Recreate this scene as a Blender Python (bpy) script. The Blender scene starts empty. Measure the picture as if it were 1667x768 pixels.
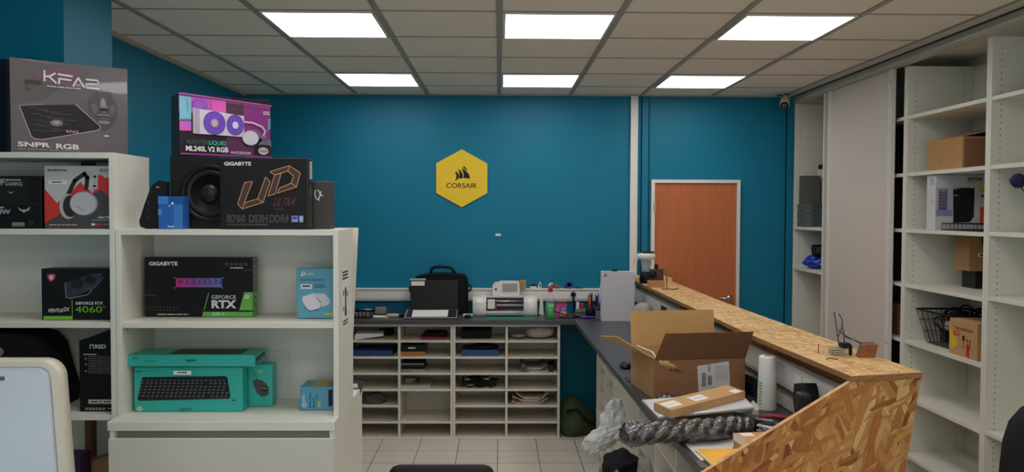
import bpy, bmesh, math, random
from mathutils import Vector, Matrix, noise
random.seed(7)
PI = math.pi
SC = bpy.context.scene
COL = SC.collection

# ------------------------------------------------------------------ camera, world, exposure
def look(yaw, pitch, roll):
    y, p, r = math.radians(yaw), math.radians(pitch), math.radians(roll)
    f = Vector((math.sin(y)*math.cos(p), math.cos(y)*math.cos(p), -math.sin(p)))
    rt = Vector((math.cos(y), -math.sin(y), 0)); up = rt.cross(f)
    r2 = rt*math.cos(r) + up*math.sin(r); u2 = up*math.cos(r) - rt*math.sin(r)
    m = Matrix.Identity(4)
    for i in range(3):
        m[i][0] = r2[i]; m[i][1] = u2[i]; m[i][2] = -f[i]
    return m
cd = bpy.data.cameras.new('camera'); cam = bpy.data.objects.new('camera', cd); COL.objects.link(cam)
cd.sensor_width = 36; cd.lens = 1328/1667*36; cd.clip_start = .05
cam.matrix_world = Matrix.Translation((0, 0, 1.8)) @ look(.93, 1.77, .2)
SC.camera = cam
w = bpy.data.worlds.new('world'); SC.world = w; w.use_nodes = True
w.node_tree.nodes['Background'].inputs[0].default_value = (.75, .88, 1, 1)
w.node_tree.nodes['Background'].inputs[1].default_value = 2.1
SC.view_settings.view_transform = 'Standard'; SC.view_settings.look = 'None'
SC.view_settings.gamma = 1; SC.view_settings.use_curve_mapping = False
SC.view_settings.exposure = 0.0
LAMP = 7.4            # strength of the ceiling LED panels

# ------------------------------------------------------------------ materials
def lin(c):
    out = []
    for v in c[:3]:
        v /= 255
        out.append(v/12.92 if v <= .04045 else ((v+.055)/1.055)**2.4)
    return (*out, 1)
MATS = {}
def mat(name, rgb, rough=.5, metal=0, var=.0, scale=20, bump=0, spec=.5, alpha=1, trans=0, emit=0, coat=0, stretch=(1, 1, 1)):
    if name in MATS: return MATS[name]
    m = bpy.data.materials.new(name); m.use_nodes = True; MATS[name] = m
    nt = m.node_tree; b = nt.nodes['Principled BSDF']; c = lin(rgb)
    if max(rgb) < 62 and spec == .5: spec = .22
    b.inputs['Base Color'].default_value = c; b.inputs['Roughness'].default_value = rough
    b.inputs['Metallic'].default_value = metal; b.inputs['Specular IOR Level'].default_value = spec
    b.inputs['Alpha'].default_value = alpha; b.inputs['Transmission Weight'].default_value = trans
    b.inputs['Coat Weight'].default_value = coat
    if emit:
        b.inputs['Emission Color'].default_value = c; b.inputs['Emission Strength'].default_value = emit
    if var or bump:
        tc = nt.nodes.new('ShaderNodeTexCoord'); mp = nt.nodes.new('ShaderNodeMapping')
        mp.inputs['Scale'].default_value = stretch
        n = nt.nodes.new('ShaderNodeTexNoise'); n.inputs['Scale'].default_value = scale; n.inputs['Detail'].default_value = 5
        nt.links.new(tc.outputs['Object'], mp.inputs[0]); nt.links.new(mp.outputs[0], n.inputs['Vector'])
        if var:
            r = nt.nodes.new('ShaderNodeValToRGB')
            r.color_ramp.elements[0].position = .3; r.color_ramp.elements[1].position = .7
            r.color_ramp.elements[0].color = [x*(1-var) for x in c[:3]]+[1]
            r.color_ramp.elements[1].color = [min(1, x*(1+var)) for x in c[:3]]+[1]
            nt.links.new(n.outputs['Fac'], r.inputs[0]); nt.links.new(r.outputs[0], b.inputs['Base Color'])
        if bump:
            bp = nt.nodes.new('ShaderNodeBump'); bp.inputs['Strength'].default_value = bump; bp.inputs['Distance'].default_value = .004
            nt.links.new(n.outputs['Fac'], bp.inputs['Height']); nt.links.new(bp.outputs[0], b.inputs['Normal'])
    return m
def ink(rgb, rough=.45, **k): return mat('ink_%d_%d_%d_%d' % (*rgb, int(rough*100)), rgb, rough, **k)

def osb(name, normal):
    m = bpy.data.materials.new(name); m.use_nodes = True; nt = m.node_tree; N = nt.nodes; L = nt.links
    b = N['Principled BSDF']; b.inputs['Roughness'].default_value = .55
    tc = N.new('ShaderNodeTexCoord')
    wn = N.new('ShaderNodeTexNoise'); wn.inputs['Scale'].default_value = 9; wn.inputs['Detail'].default_value = 4
    L.new(tc.outputs['Object'], wn.inputs['Vector'])
    sub = N.new('ShaderNodeVectorMath'); sub.operation = 'SUBTRACT'; sub.inputs[1].default_value = (.5, .5, .5); L.new(wn.outputs['Color'], sub.inputs[0])
    scl = N.new('ShaderNodeVectorMath'); scl.operation = 'SCALE'; scl.inputs['Scale'].default_value = .035; L.new(sub.outputs[0], scl.inputs[0])
    add = N.new('ShaderNodeVectorMath'); add.operation = 'ADD'; L.new(tc.outputs['Object'], add.inputs[0]); L.new(scl.outputs[0], add.inputs[1])
    flat = N.new('ShaderNodeVectorMath'); flat.operation = 'MULTIPLY'
    flat.inputs[1].default_value = (1, 1, .02) if normal == 'Z' else (1, .02, 1)
    L.new(add.outputs[0], flat.inputs[0])
    def layer(ang, la, sh, off):
        mr = N.new('ShaderNodeMapping'); mr.inputs['Location'].default_value = (off, off*.7, off*.3)
        mr.inputs['Rotation'].default_value = (0, 0, ang) if normal == 'Z' else (0, ang, 0)
        L.new(flat.outputs[0], mr.inputs[0])
        ms = N.new('ShaderNodeMapping'); ms.inputs['Scale'].default_value = (1/la, 1/sh, 1/sh)
        L.new(mr.outputs[0], ms.inputs[0])
        v = N.new('ShaderNodeTexVoronoi'); v.inputs['Scale'].default_value = 1; L.new(ms.outputs[0], v.inputs['Vector'])
        e = N.new('ShaderNodeTexVoronoi'); e.feature = 'DISTANCE_TO_EDGE'; e.inputs['Scale'].default_value = 1; L.new(ms.outputs[0], e.inputs['Vector'])
        gm = N.new('ShaderNodeMapping'); gm.inputs['Scale'].default_value = (12, 260, 260); L.new(mr.outputs[0], gm.inputs[0])
        g = N.new('ShaderNodeTexNoise'); g.inputs['Scale'].default_value = 1; L.new(gm.outputs[0], g.inputs['Vector'])
        return v, e, g
    a1, a2, a3 = (.75, -.65, 1.5) if normal == 'Z' else (1.25, -1.05, .45)
    k1 = .62 if normal == 'Z' else 1
    A = layer(a1, .15*k1, .024*k1, 0); B = layer(a2, .13*k1, .026*k1, 3.1); C = layer(a3, .10*k1, .018*k1, 7.7)
    def mixf(f, a, b_):
        x = N.new('ShaderNodeMix'); x.data_type = 'FLOAT'; L.new(f, x.inputs[0]); L.new(a, x.inputs[2]); L.new(b_, x.inputs[3]); return x.outputs[0]
    def step(src, t):
        s = N.new('ShaderNodeMath'); s.operation = 'GREATER_THAN'; s.inputs[1].default_value = t; L.new(src, s.inputs[0]); return s.outputs[0]
    def red(v):
        s = N.new('ShaderNodeSeparateColor'); L.new(v.outputs['Color'], s.inputs[0]); return s.outputs[0], s.outputs[1]
    ra, ga = red(A[0]); rb, gb = red(B[0]); rc, gc = red(C[0])
    fab = step(ga, .5); fc = step(gc, .68)
    # a flake of layer A shows where its own random value says so, else layer B, some C on top
    val = mixf(fc, mixf(fab, rb, ra), rc)
    edg = mixf(fc, mixf(fab, B[1].outputs['Distance'], A[1].outputs['Distance']), C[1].outputs['Distance'])
    grn = mixf(fc, mixf(fab, B[2].outputs['Fac'], A[2].outputs['Fac']), C[2].outputs['Fac'])
    r = N.new('ShaderNodeValToRGB'); r.color_ramp.interpolation = 'LINEAR'
    els = r.color_ramp.elements
    shades = OSB_SHADES[normal]
    els[0].position = 0; els[0].color = lin(shades[0]); els[1].position = 1; els[1].color = lin(shades[-1])
    for i, s in enumerate(shades[1:-1]):
        q = els.new((i+1)/(len(shades)-1)); q.color = lin(s)
    L.new(val, r.inputs[0])
    gr = N.new('ShaderNodeMapRange'); gr.inputs['From Min'].default_value = .3; gr.inputs['From Max'].default_value = .7
    gr.inputs['To Min'].default_value = .78; gr.inputs['To Max'].default_value = 1.12; L.new(grn, gr.inputs[0])
    er = N.new('ShaderNodeMapRange'); er.inputs['From Max'].default_value = .05; er.inputs['To Min'].default_value = .72; L.new(edg, er.inputs[0])
    mu = N.new('ShaderNodeMath'); mu.operation = 'MULTIPLY'; L.new(gr.outputs[0], mu.inputs[0]); L.new(er.outputs[0], mu.inputs[1])
    fin = N.new('ShaderNodeVectorMath'); fin.operation = 'SCALE'; L.new(r.outputs[0], fin.inputs[0]); L.new(mu.outputs[0], fin.inputs['Scale'])
    L.new(fin.outputs[0], b.inputs['Base Color'])
    bp = N.new('ShaderNodeBump'); bp.inputs['Strength'].default_value = .25; bp.inputs['Distance'].default_value = .002
    L.new(val, bp.inputs['Height']); L.new(bp.outputs[0], b.inputs['Normal'])
    return m
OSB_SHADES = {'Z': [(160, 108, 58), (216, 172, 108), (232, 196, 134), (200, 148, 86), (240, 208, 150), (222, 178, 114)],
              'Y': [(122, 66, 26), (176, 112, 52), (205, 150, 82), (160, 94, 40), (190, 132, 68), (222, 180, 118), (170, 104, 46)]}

def grid_floor(name, rgb, grout, step, ox, oy, gw):
    m = bpy.data.materials.new(name); m.use_nodes = True; nt = m.node_tree; N = nt.nodes; L = nt.links
    b = N['Principled BSDF']; b.inputs['Roughness'].default_value = .28
    tc = N.new('ShaderNodeTexCoord'); sp = N.new('ShaderNodeSeparateXYZ'); L.new(tc.outputs['Object'], sp.inputs[0])
    outs = []
    for i, o in ((0, ox), (1, oy)):
        a = N.new('ShaderNodeMath'); a.operation = 'SUBTRACT'; a.inputs[1].default_value = o; L.new(sp.outputs[i], a.inputs[0])
        md = N.new('ShaderNodeMath'); md.operation = 'FLOORED_MODULO'; md.inputs[1].default_value = step; L.new(a.outputs[0], md.inputs[0])
        lt = N.new('ShaderNodeMath'); lt.operation = 'LESS_THAN'; lt.inputs[1].default_value = gw; L.new(md.outputs[0], lt.inputs[0]); outs.append(lt)
    mx = N.new('ShaderNodeMath'); mx.operation = 'MAXIMUM'; L.new(outs[0].outputs[0], mx.inputs[0]); L.new(outs[1].outputs[0], mx.inputs[1])
    n = N.new('ShaderNodeTexNoise'); n.inputs['Scale'].default_value = 4; L.new(tc.outputs['Object'], n.inputs['Vector'])
    r = N.new('ShaderNodeValToRGB'); c = lin(rgb)
    r.color_ramp.elements[0].color = [x*.88 for x in c[:3]]+[1]; r.color_ramp.elements[1].color = [x*1.08 for x in c[:3]]+[1]
    L.new(n.outputs['Fac'], r.inputs[0])
    mix = N.new('ShaderNodeMix'); mix.data_type = 'RGBA'; L.new(mx.outputs[0], mix.inputs[0]); L.new(r.outputs[0], mix.inputs[6]); mix.inputs[7].default_value = lin(grout)
    L.new(mix.outputs[2], b.inputs['Base Color'])
    return m

BLUE = mat('teal_wall_paint', (4, 117, 146), .5, spec=.3, var=.04, scale=3, bump=.03)
CEILT = mat('mineral_ceiling_tile', (240, 232, 218), .9, var=.03, scale=160, bump=.25)
TEE = mat('ceiling_grid_metal', (160, 153, 143), .5)
WHITE = mat('white_melamine', (222, 221, 208), .45, var=.015, scale=5)
WHITE2 = mat('warm_white_melamine', (220, 212, 196), .45, var=.015, scale=5)
DOORW = mat('sliding_door_panel', (214, 206, 195), .4, var=.01, scale=3)
PLASW = mat('white_plastic', (225, 222, 214), .35)
FLOOR = grid_floor('beige_floor_tiles', (222, 212, 196), (60, 55, 50), .3005, -.0065, .062, .005)
DESK = mat('anthracite_worktop', (72, 72, 74), .38, var=.06, scale=60, spec=.4)
CARD = mat('cardboard', (186, 143, 95), .85, var=.06, scale=25)
CARDL = mat('cardboard_inner', (196, 158, 106), .85, var=.05, scale=25)
CARDD = mat('cardboard_brown', (140, 98, 66), .85, var=.05, scale=25)
BLACK = mat('black_plastic', (22, 22, 23), .4)
BLACKM = mat('black_fabric', (24, 24, 25), .85, var=.15, scale=90, bump=.2)
CHROME = mat('brushed_steel', (190, 190, 188), .25, metal=1)
PAPER = mat('white_paper', (228, 226, 220), .7)
DOORM = mat('orange_wood_door', (186, 104, 58), .4, var=.08, scale=8, stretch=(9, 9, .35))
HOLE = mat('peg_hole', (60, 58, 52), .8)
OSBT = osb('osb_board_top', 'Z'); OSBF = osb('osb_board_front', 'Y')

# ------------------------------------------------------------------ mesh helpers
def Rz(a): return Matrix.Rotation(a, 4, 'Z')
def Rx(a): return Matrix.Rotation(a, 4, 'X')
def Ry(a): return Matrix.Rotation(a, 4, 'Y')
def Tr(*a): return Matrix.Translation(a)
class MB:
    def __init__(s, m=None):
        s.v = []; s.f = []; s.mi = []; s.sm = []; s.mats = []; s.cur = 0
        if m: s.use(m)
    def use(s, m):
        if m not in s.mats: s.mats.append(m)
        s.cur = s.mats.index(m); return s
    def add(s, vs, fs, smooth=False, M=None):
        o = len(s.v)
        for p in vs: s.v.append(tuple(M @ Vector(p)) if M else tuple(p))
        for f in fs: s.f.append(tuple(i+o for i in f)); s.mi.append(s.cur); s.sm.append(smooth)
        return s
    def box(s, x0, x1, y0, y1, z0, z1, bev=0, M=None, seg=2):
        vs = [(x, y, z) for x in (x0, x1) for y in (y0, y1) for z in (z0, z1)]
        fs = [(0, 1, 3, 2), (4, 6, 7, 5), (0, 4, 5, 1), (2, 3, 7, 6), (0, 2, 6, 4), (1, 5, 7, 3)]
        if bev <= 0: return s.add(vs, fs, False, M)
        bm = bmesh.new(); bv = [bm.verts.new(v) for v in vs]
        for f in fs: bm.faces.new([bv[i] for i in f])
        bmesh.ops.bevel(bm, geom=bm.edges[:], offset=bev, segments=seg, profile=.5, affect='EDGES')
        bm.verts.index_update()
        s.add([v.co[:] for v in bm.verts], [[v.index for v in f.verts] for f in bm.faces], seg > 2, M); bm.free(); return s
    def prism(s, pts, axis, a, b, M=None, smooth=False):
        """pts 2D polygon; axis 'X': (y,z), 'Y': (x,z), 'Z': (x,y)"""
        def P(p, t): return {'X': (t, p[0], p[1]), 'Y': (p[0], t, p[1]), 'Z': (p[0], p[1], t)}[axis]
        n = len(pts); vs = [P(p, a) for p in pts]+[P(p, b) for p in pts]
        fs = [tuple(range(n)), tuple(range(2*n-1, n-1, -1))]
        s.add(vs, fs, False, M)
        o = len(s.v)-2*n
        for i in range(n):
            j = (i+1) % n; s.f.append((o+i, o+j, o+n+j, o+n+i)); s.mi.append(s.cur); s.sm.append(smooth)
        return s
    def lathe(s, prof, c=(0, 0, 0), seg=24, M=None, smooth=True):
        vs = []; fs = []; n = len(prof)
        for i in range(seg):
            a = 2*PI*i/seg
            for r, z in prof: vs.append((c[0]+r*math.cos(a), c[1]+r*math.sin(a), c[2]+z))
        for i in range(seg):
            j = (i+1) % seg
            for k in range(n-1): fs.append((i*n+k, j*n+k, j*n+k+1, i*n+k+1))
        if prof[0][0] > 1e-5: fs.append(tuple(i*n for i in range(seg)))
        if prof[-1][0] > 1e-5: fs.append(tuple(i*n+n-1 for i in range(seg)))
        return s.add(vs, fs, smooth, M)
    def cyl(s, c, r, h, axis='Z', seg=24, r2=None, M=None, smooth=True):
        R = {'Z': Matrix.Identity(4), 'Y': Rx(-PI/2), 'X': Ry(PI/2)}[axis]
        MM = Tr(*c) @ R
        if M: MM = M @ MM
        return s.lathe([(r, 0), (r2 if r2 is not None else r, h)], seg=seg, M=MM, smooth=smooth)
    def tube(s, pts, r, seg=8, M=None, closed=False):
        pts = [Vector(p) for p in pts]; n = len(pts); vs = []; fs = []
        up = None
        for i, p in enumerate(pts):
            a = pts[(i-1) % n] if (closed or i > 0) else p; b = pts[(i+1) % n] if (closed or i < n-1) else p
            t = (b-a).normalized()
            if up is None:
                up = Vector((0, 0, 1)) if abs(t.z) < .9 else Vector((1, 0, 0))
            up = (up - t*up.dot(t))
            if up.length < 1e-4: up = Vector((1, 0, 0)) - t*t.x
            up.normalize(); sd = t.cross(up)
            rr = r[i] if isinstance(r, (list, tuple)) else r
            for k in range(seg):
                an = 2*PI*k/seg; vs.append(p+up*math.cos(an)*rr+sd*math.sin(an)*rr)
        m = n if closed else n-1
        for i in range(m):
            j = (i+1) % n
            for k in range(seg):
                l = (k+1) % seg; fs.append((i*seg+k, i*seg+l, j*seg+l, j*seg+k))
        if not closed: fs += [tuple(range(seg)), tuple(range((n-1)*seg, n*seg))]
        return s.add(vs, fs, True, M)
    def blob(s, c, rad, seed=0, amp=.25, freq=2.5, sub=4, flat=None, M=None, smooth=True):
        bm = bmesh.new(); bmesh.ops.create_icosphere(bm, subdivisions=sub, radius=1)
        for v in bm.verts:
            p = v.co.copy(); q = p*freq+Vector((seed*3.7, seed*1.3, seed*5.1))
            d = noise.noise(q)*amp + abs(noise.noise(q*2.3))*amp*.5
            p = p*(1+d)
            p = Vector((p.x*rad[0]+c[0], p.y*rad[1]+c[1], p.z*rad[2]+c[2]))
            if flat is not None and p.z < flat: p.z = flat
            v.co = p
        bm.verts.index_update()
        s.add([v.co[:] for v in bm.verts], [[v.index for v in f.verts] for f in bm.faces], smooth, M); bm.free(); return s
def O(name, mb, parent=None, kind=None, fix=True):
    me = bpy.data.meshes.new(name); me.from_pydata(mb.v, [], mb.f)
    for m in mb.mats: me.materials.append(m)
    me.polygons.foreach_set('material_index', mb.mi); me.polygons.foreach_set('use_smooth', mb.sm)
    if fix:
        bm = bmesh.new(); bm.from_mesh(me); bmesh.ops.recalc_face_normals(bm, faces=bm.faces[:]); bm.to_mesh(me); bm.free()
    me.update(); o = bpy.data.objects.new(name, me); COL.objects.link(o)
    if parent: o.parent = parent
    elif kind: o['kind'] = kind
    return o
def loose(name, mb, loc, label, cat, group=None):
    o = O(name, mb); o.location = loc; return tag(o, label, cat, group)
def S(name, mb): return O(name, mb, kind='structure')
def tag(o, label, cat, group=None):
    o['label'] = label; o['category'] = cat
    if group: o['group'] = group
    return o
def T(name, label, cat, loc=(0, 0, 0), rz=0, group=None):
    o = bpy.data.objects.new(name, None); COL.objects.link(o); o.location = loc; o.rotation_euler = (0, 0, rz)
    o.empty_display_size = .05
    return tag(o, label, cat, group)
_txt = {}
def textmesh(s, bold, sp=1.0):
    k = (s, bold, sp)
    if k in _txt: return _txt[k]
    cu = bpy.data.curves.new('lettering', 'FONT'); cu.body = s; cu.offset = bold; cu.space_character = sp; cu.resolution_u = 4
    ob = bpy.data.objects.new('lettering', cu); COL.objects.link(ob)
    bpy.context.view_layer.update()
    me = bpy.data.meshes.new_from_object(ob.evaluated_get(bpy.context.evaluated_depsgraph_get()))
    vs = [v.co[:2] for v in me.vertices]; fs = [tuple(p.vertices) for p in me.polygons]
    bpy.data.objects.remove(ob); bpy.data.curves.remove(cu); bpy.data.meshes.remove(me)
    x0 = min(v[0] for v in vs); x1 = max(v[0] for v in vs); y0 = min(v[1] for v in vs); y1 = max(v[1] for v in vs)
    _txt[k] = ([((x-x0)/(x1-x0), (y-y0)/(y1-y0)) for x, y in vs], fs); return _txt[k]
class Print:
    """flat printing on a face: local x to the right, z up, drawn just in front of y=0; src = rectangle of drawing coordinates (y down)"""
    def __init__(s, w, h, src, M=None, eps=.0005):
        s.w, s.h = w, h; s.x0, s.y0, s.x1, s.y1 = src; s.mb = MB(); s.k = 0; s.M = M; s.eps = eps
    def p(s, x, y): return ((x-s.x0)/(s.x1-s.x0)*s.w, (s.y1-y)/(s.y1-s.y0)*s.h)
    def _add(s, vs, fs, m):
        s.k += 1; s.mb.use(m); y = -s.eps-s.k*.00012
        s.mb.add([(a, y, b) for a, b in vs], fs, False, s.M); return s
    def poly(s, pts, m): v = [s.p(*q) for q in pts]; return s._add(v, [tuple(range(len(v)))], m)
    def rect(s, x0, y0, x1, y1, m): return s.poly([(x0, y0), (x1, y0), (x1, y1), (x0, y1)], m)
    def disc(s, cx, cy, rx, ry, m, n=28, a0=0, a1=2*PI):
        return s.poly([(cx+rx*math.cos(a0+(a1-a0)*i/n), cy+ry*math.sin(a0+(a1-a0)*i/n)) for i in range(n)], m)
    def ring(s, cx, cy, rx, ry, wd, m, n=32):
        o = [(cx+rx*math.cos(2*PI*i/n), cy+ry*math.sin(2*PI*i/n)) for i in range(n)]
        i_ = [(cx+(rx-wd)*math.cos(2*PI*i/n), cy+(ry-wd)*math.sin(2*PI*i/n)) for i in range(n)]
        v = [s.p(*q) for q in o+i_]; return s._add(v, [(i, (i+1) % n, n+(i+1) % n, n+i) for i in range(n)], m)
    def line(s, pts, wd, m, closed=False):
        v = []; f = []
        q = pts+[pts[0]] if closed else pts
        for (ax, ay), (bx, by) in zip(q, q[1:]):
            dx, dy = bx-ax, by-ay; l = math.hypot(dx, dy) or 1; nx, ny = -dy/l*wd/2, dx/l*wd/2; ex, ey = dx/l*wd*.3, dy/l*wd*.3
            o = len(v); v += [s.p(ax+nx-ex, ay+ny-ey), s.p(bx+nx+ex, by+ny+ey), s.p(bx-nx+ex, by-ny+ey), s.p(ax-nx-ex, ay-ny-ey)]
            f.append((o, o+1, o+2, o+3))
        return s._add(v, f, m)
    def bars(s, x0, y0, x1, y1, n, m, fill=.45):
        """illegible small print as rows of broken dashes"""
        v = []; f = []; st = (y1-y0)/n; rnd = random.Random(int(x0*7+y0))
        for i in range(n):
            y = y0+st*i; x = x0
            while x < x1:
                e = min(x1, x+(x1-x0)*rnd.uniform(.08, .3)); o = len(v)
                v += [s.p(x, y), s.p(e, y), s.p(e, y+st*fill), s.p(x, y+st*fill)]; f.append((o, o+1, o+2, o+3)); x = e+(x1-x0)*.03
        return s._add(v, f, m)
    def barcode(s, x0, y0, x1, y1, m, horiz=True):
        v = []; f = []; rnd = random.Random(3); t = 0
        while t < 1:
            e = min(1, t+rnd.uniform(.015, .05)); o = len(v)
            if horiz: v += [s.p(x0+(x1-x0)*t, y0), s.p(x0+(x1-x0)*e, y0), s.p(x0+(x1-x0)*e, y1), s.p(x0+(x1-x0)*t, y1)]
            else: v += [s.p(x0, y0+(y1-y0)*t), s.p(x1, y0+(y1-y0)*t), s.p(x1, y0+(y1-y0)*e), s.p(x0, y0+(y1-y0)*e)]
            f.append((o, o+1, o+2, o+3)); t = e+rnd.uniform(.015, .04)
        return s._add(v, f, m)
    def text(s, t, x0, y0, x1, y1, m, bold=.0, shear=0, sp=1.0, rot=0):
        vs, fs = textmesh(t, bold, sp)
        if rot == 90: vs = [(-v, u) for u, v in vs]; vs = [(a+1, b) for a, b in vs]       # reads upwards
        if rot == -90: vs = [(v, 1-u) for u, v in vs]
        v = [s.p(x0+(x1-x0)*(a+shear*b), y1-(y1-y0)*b) for a, b in vs]
        return s._add(v, fs, m)
    def build(s, parent, name='printed_front'):
        return O(name, s.mb, parent, fix=False)
def carton(name, label, x, y, z, wd, dp, ht, rz=0, m=None, cat='box', group=None, bev=.002, body='carton', sides=None):
    r = T(name, label, cat, (x, y, z), rz, group)
    b = MB(m); b.box(0, wd, 0, dp, 0, ht, bev); O(body, b, r); return r
W_ = ink((225, 224, 220)); K_ = ink((18, 18, 19)); G_ = ink((130, 130, 128))

# ================================================================== STRUCTURE
XL, XR, YB, YF, ZC = -2.14, 2.98, 6.9, -3.2, 2.78
S('floor', MB(FLOOR).box(XL-.1, XR+.1, YF-.1, YB+.1, -.1, 0))
S('wall_back', MB(BLUE).box(XL-.1, XR+.1, YB, YB+.1, 0, ZC))
S('wall_left', MB(BLUE).box(XL-.1, XL, YF-.1, YB, 0, ZC))
S('wall_right', MB(mat('closet_wall', (205, 202, 190), .7)).box(XR, XR+.1, YF-.1, YB, 0, ZC))
wf = MB(mat('front_wall_paint', (200, 200, 195), .7))
for a in ((XL-.1, -1.6, 0, ZC), (1.9, XR+.1, 0, ZC), (-1.6, 1.9, 0, .5), (-1.6, 1.9, 2.4, ZC)): wf.box(a[0], a[1], YF-.1, YF, a[2], a[3])
S('wall_front', wf)
S('ceiling', MB(CEILT).box(XL-.1, XR+.1, YF-.1, YB+.1, ZC, ZC+.08))
mt = MB(TEE)
for k in range(-3, 5):
    x = .0+.6*k; mt.box(x-.016, x+.016, YF, YB, ZC-.006, ZC+.002)
S('trim_1', mt)
ct = MB(TEE)
for k in range(0, 17):
    y = 6.44-.6*k; ct.box(XL, 2.46, y-.006, y+.006, ZC-.004, ZC+.002)
S('trim_2', ct)
# perimeter angles and the fascia over the sliding doors
S('trim_3', MB(mat('edge_trim', (176, 172, 160), .5)).box(XL, XL+.02, 3.74, YB, ZC-.025, ZC).box(XL+.02, 2.44, YB-.012, YB, ZC-.012, ZC))
fa = MB(mat('fascia_white', (190, 186, 172), .5)); fa.box(2.49, 2.54, YF, YB, 2.712, ZC-.004)
fa.use(mat('shadow_gap', (70, 66, 60), .8)).box(2.482, 2.49, YF, YB, ZC-.012, ZC-.001)
fa.use(mat('fascia_lip', (205, 201, 188), .5)).box(2.40, 2.47, YF, YB, ZC-.008, ZC-.001).box(2.48, 2.494, YF, YB, 2.722, 2.735)
S('trim_4', fa)
# pilaster left, and a white vertical conduit
S('pillar', MB(BLUE).box(XL, -1.75, 3.33, 3.74, 0, ZC))
S('trim_5', MB(PLASW).box(-2.06, -2.03, 3.30, 3.33, 2.42, ZC))
# wall trunking on the back wall with a vertical drop
tk = MB(PLASW); tk.box(XL, 1.17, 6.852, YB, 1.04, 1.143, .004); tk.box(-1.19, 1.1, 6.846, 6.853, 1.058, 1.124, .002)
tk.box(XL, 1.17, 6.84, YB, 1.134, 1.146, .002)
for x in (-1.195, -.93, .62): tk.box(x, x+.004, 6.843, 6.85, 1.05, 1.135)
tk.box(1.107, 1.169, 6.865, YB, 1.146, ZC-.012, .004)
S('trim_6', tk)
bl = MB(BLUE); bl.box(1.205, 1.262, 6.882, YB, 0, ZC-.012, .003); bl.box(2.435, 2.488, 6.87, YB, 0, ZC-.012, .003)
bl.use(mat('dark_gap', (8, 30, 44), .8)).box(1.262, 1.270, 6.893, YB, 0, ZC-.012).box(1.203, 1.206, 6.88, YB, 0, ZC-.012).box(2.431, 2.436, 6.88, YB, 0, ZC-.012)
S('trim_7', bl)
# interior door
fr = MB(PLASW); fr.prism([(1.287, 0), (1.287, 2.067), (2.04, 2.067), (2.04, 0), (2.012, 0), (2.012, 2.04), (1.315, 2.04), (1.315, 0)], 'Y', 6.865, YB)
dl = MB(DOORM).box(1.317, 2.010, 6.882, 6.899, .005, 2.038, .001)
do = S('door_1', dl); O('door_frame', fr, do)
hd = MB(CHROME); hd.cyl((1.958, 6.862, 1.065), .026, .02, 'Y'); hd.tube([(1.958, 6.862, 1.065), (1.958, 6.83, 1.065), (1.945, 6.82, 1.067), (1.86, 6.82, 1.07)], .0095, 10)
O('door_handle', hd, do)
O('hinge', MB(CHROME).box(1.305, 1.325, 6.858, 6.868, 1.80, 1.87), do)
O('hinge', MB(CHROME).box(1.305, 1.325, 6.858, 6.868, .25, .32), do)

# ceiling LED panels
for Y in (6.14, 4.34, 2.54, .74, -1.06):
    for X in (-.90, .30, 1.50):
        row = {6.14: 'in the far row', 4.34: 'in the nearer row', 2.54: 'above the shop counter end', .74: 'above the shop floor', -1.06: 'near the shop front'}[Y]
        side = {-.90: 'left', .30: 'middle', 1.50: 'right'}[X]
        t = T('ceiling_light', 'square white LED ceiling panel, %s one %s' % (side, row), 'ceiling light', (X, Y, ZC-.012), 0, 'square LED ceiling panels')
        f = MB(PLASW)
        for a in ((-.279, .279, -.291, -.277), (-.279, .279, .277, .291), (-.279, -.268, -.277, .277), (.268, .279, -.277, .277)): f.box(*a, 0, .011)
        O('frame', f, t)
        O('diffuser', MB(mat('led_diffuser', (255, 250, 250), .5, emit=LAMP)).box(-.2735, .2735, -.284, .284, .003, .008), t)

# ================================================================== DISPLAY BOOKCASES (left)
def shelf_case(name, label, x0, x1, y0, y1, z0, z1, levels, th=.02, pt=.0185, back=True, cat='shelving'):
    t = T(name, label, cat, ((x0+x1)/2, y0, z0)); ox, oy = (x0+x1)/2, y0
    O('side_panel', MB(WHITE).box(x0-ox, x0+pt-ox, 0, y1-y0, 0, z1-z0, .001), t)
    O('side_panel', MB(WHITE).box(x1-pt-ox, x1-ox, 0, y1-y0, 0, z1-z0, .001), t)
    O('top_panel', MB(WHITE).box(x0+pt-ox, x1-pt-ox, 0, y1-y0, z1-z0-th, z1-z0, .001), t)
    O('back_panel', MB(WHITE).box(x0+pt-ox, x1-pt-ox, y1-y0-.008, y1-y0-.002, 0, z1-z0-th), t)
    for z in levels: O('shelf', MB(WHITE).box(x0+pt-ox, x1-pt-ox, .003, y1-y0-.008, z-th-z0, z-z0, .001), t)
    return t
A = shelf_case('bookcase', 'tall white bookcase at the left edge with its side panel showing', -2.12, -1.3555, 2.9, 3.19, 0, 2.0, (1.73, 1.40, 1.07, .72, .38, .08))
B = T('bookcase', 'lower white display bookcase with open shelves above a drawer base', 'shelving', (-.96, 2.83, 0))
bx = MB(WHITE)
O('side_panel', MB(WHITE).box(-.394, -.3755, .07, .36, 1.065, 1.73, .001), B)
sp_ = O('side_panel', MB(WHITE).box(.3725, .391, .07, .36, 1.065, 1.73, .001), B)
O('top_panel', MB(WHITE).box(-.3755, .3725, .07, .36, 1.71, 1.73, .001), B)
O('back_panel', MB(WHITE).box(-.3755, .3725, .352, .357, 1.065, 1.71), B)
O('shelf', MB(WHITE).box(-.3755, .3725, .073, .352, 1.38, 1.40, .001), B)
O('base_top', MB(WHITE).box(-.394, .391, -.005, .575, 1.033, 1.065, .002), B)
O('base_side_panel', MB(WHITE).box(-.388, -.37, 0, .57, .0, 1.033, .001), B)
O('base_side_panel', MB(WHITE).box(.372, .39, 0, .57, .0, 1.033, .001), B)
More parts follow.
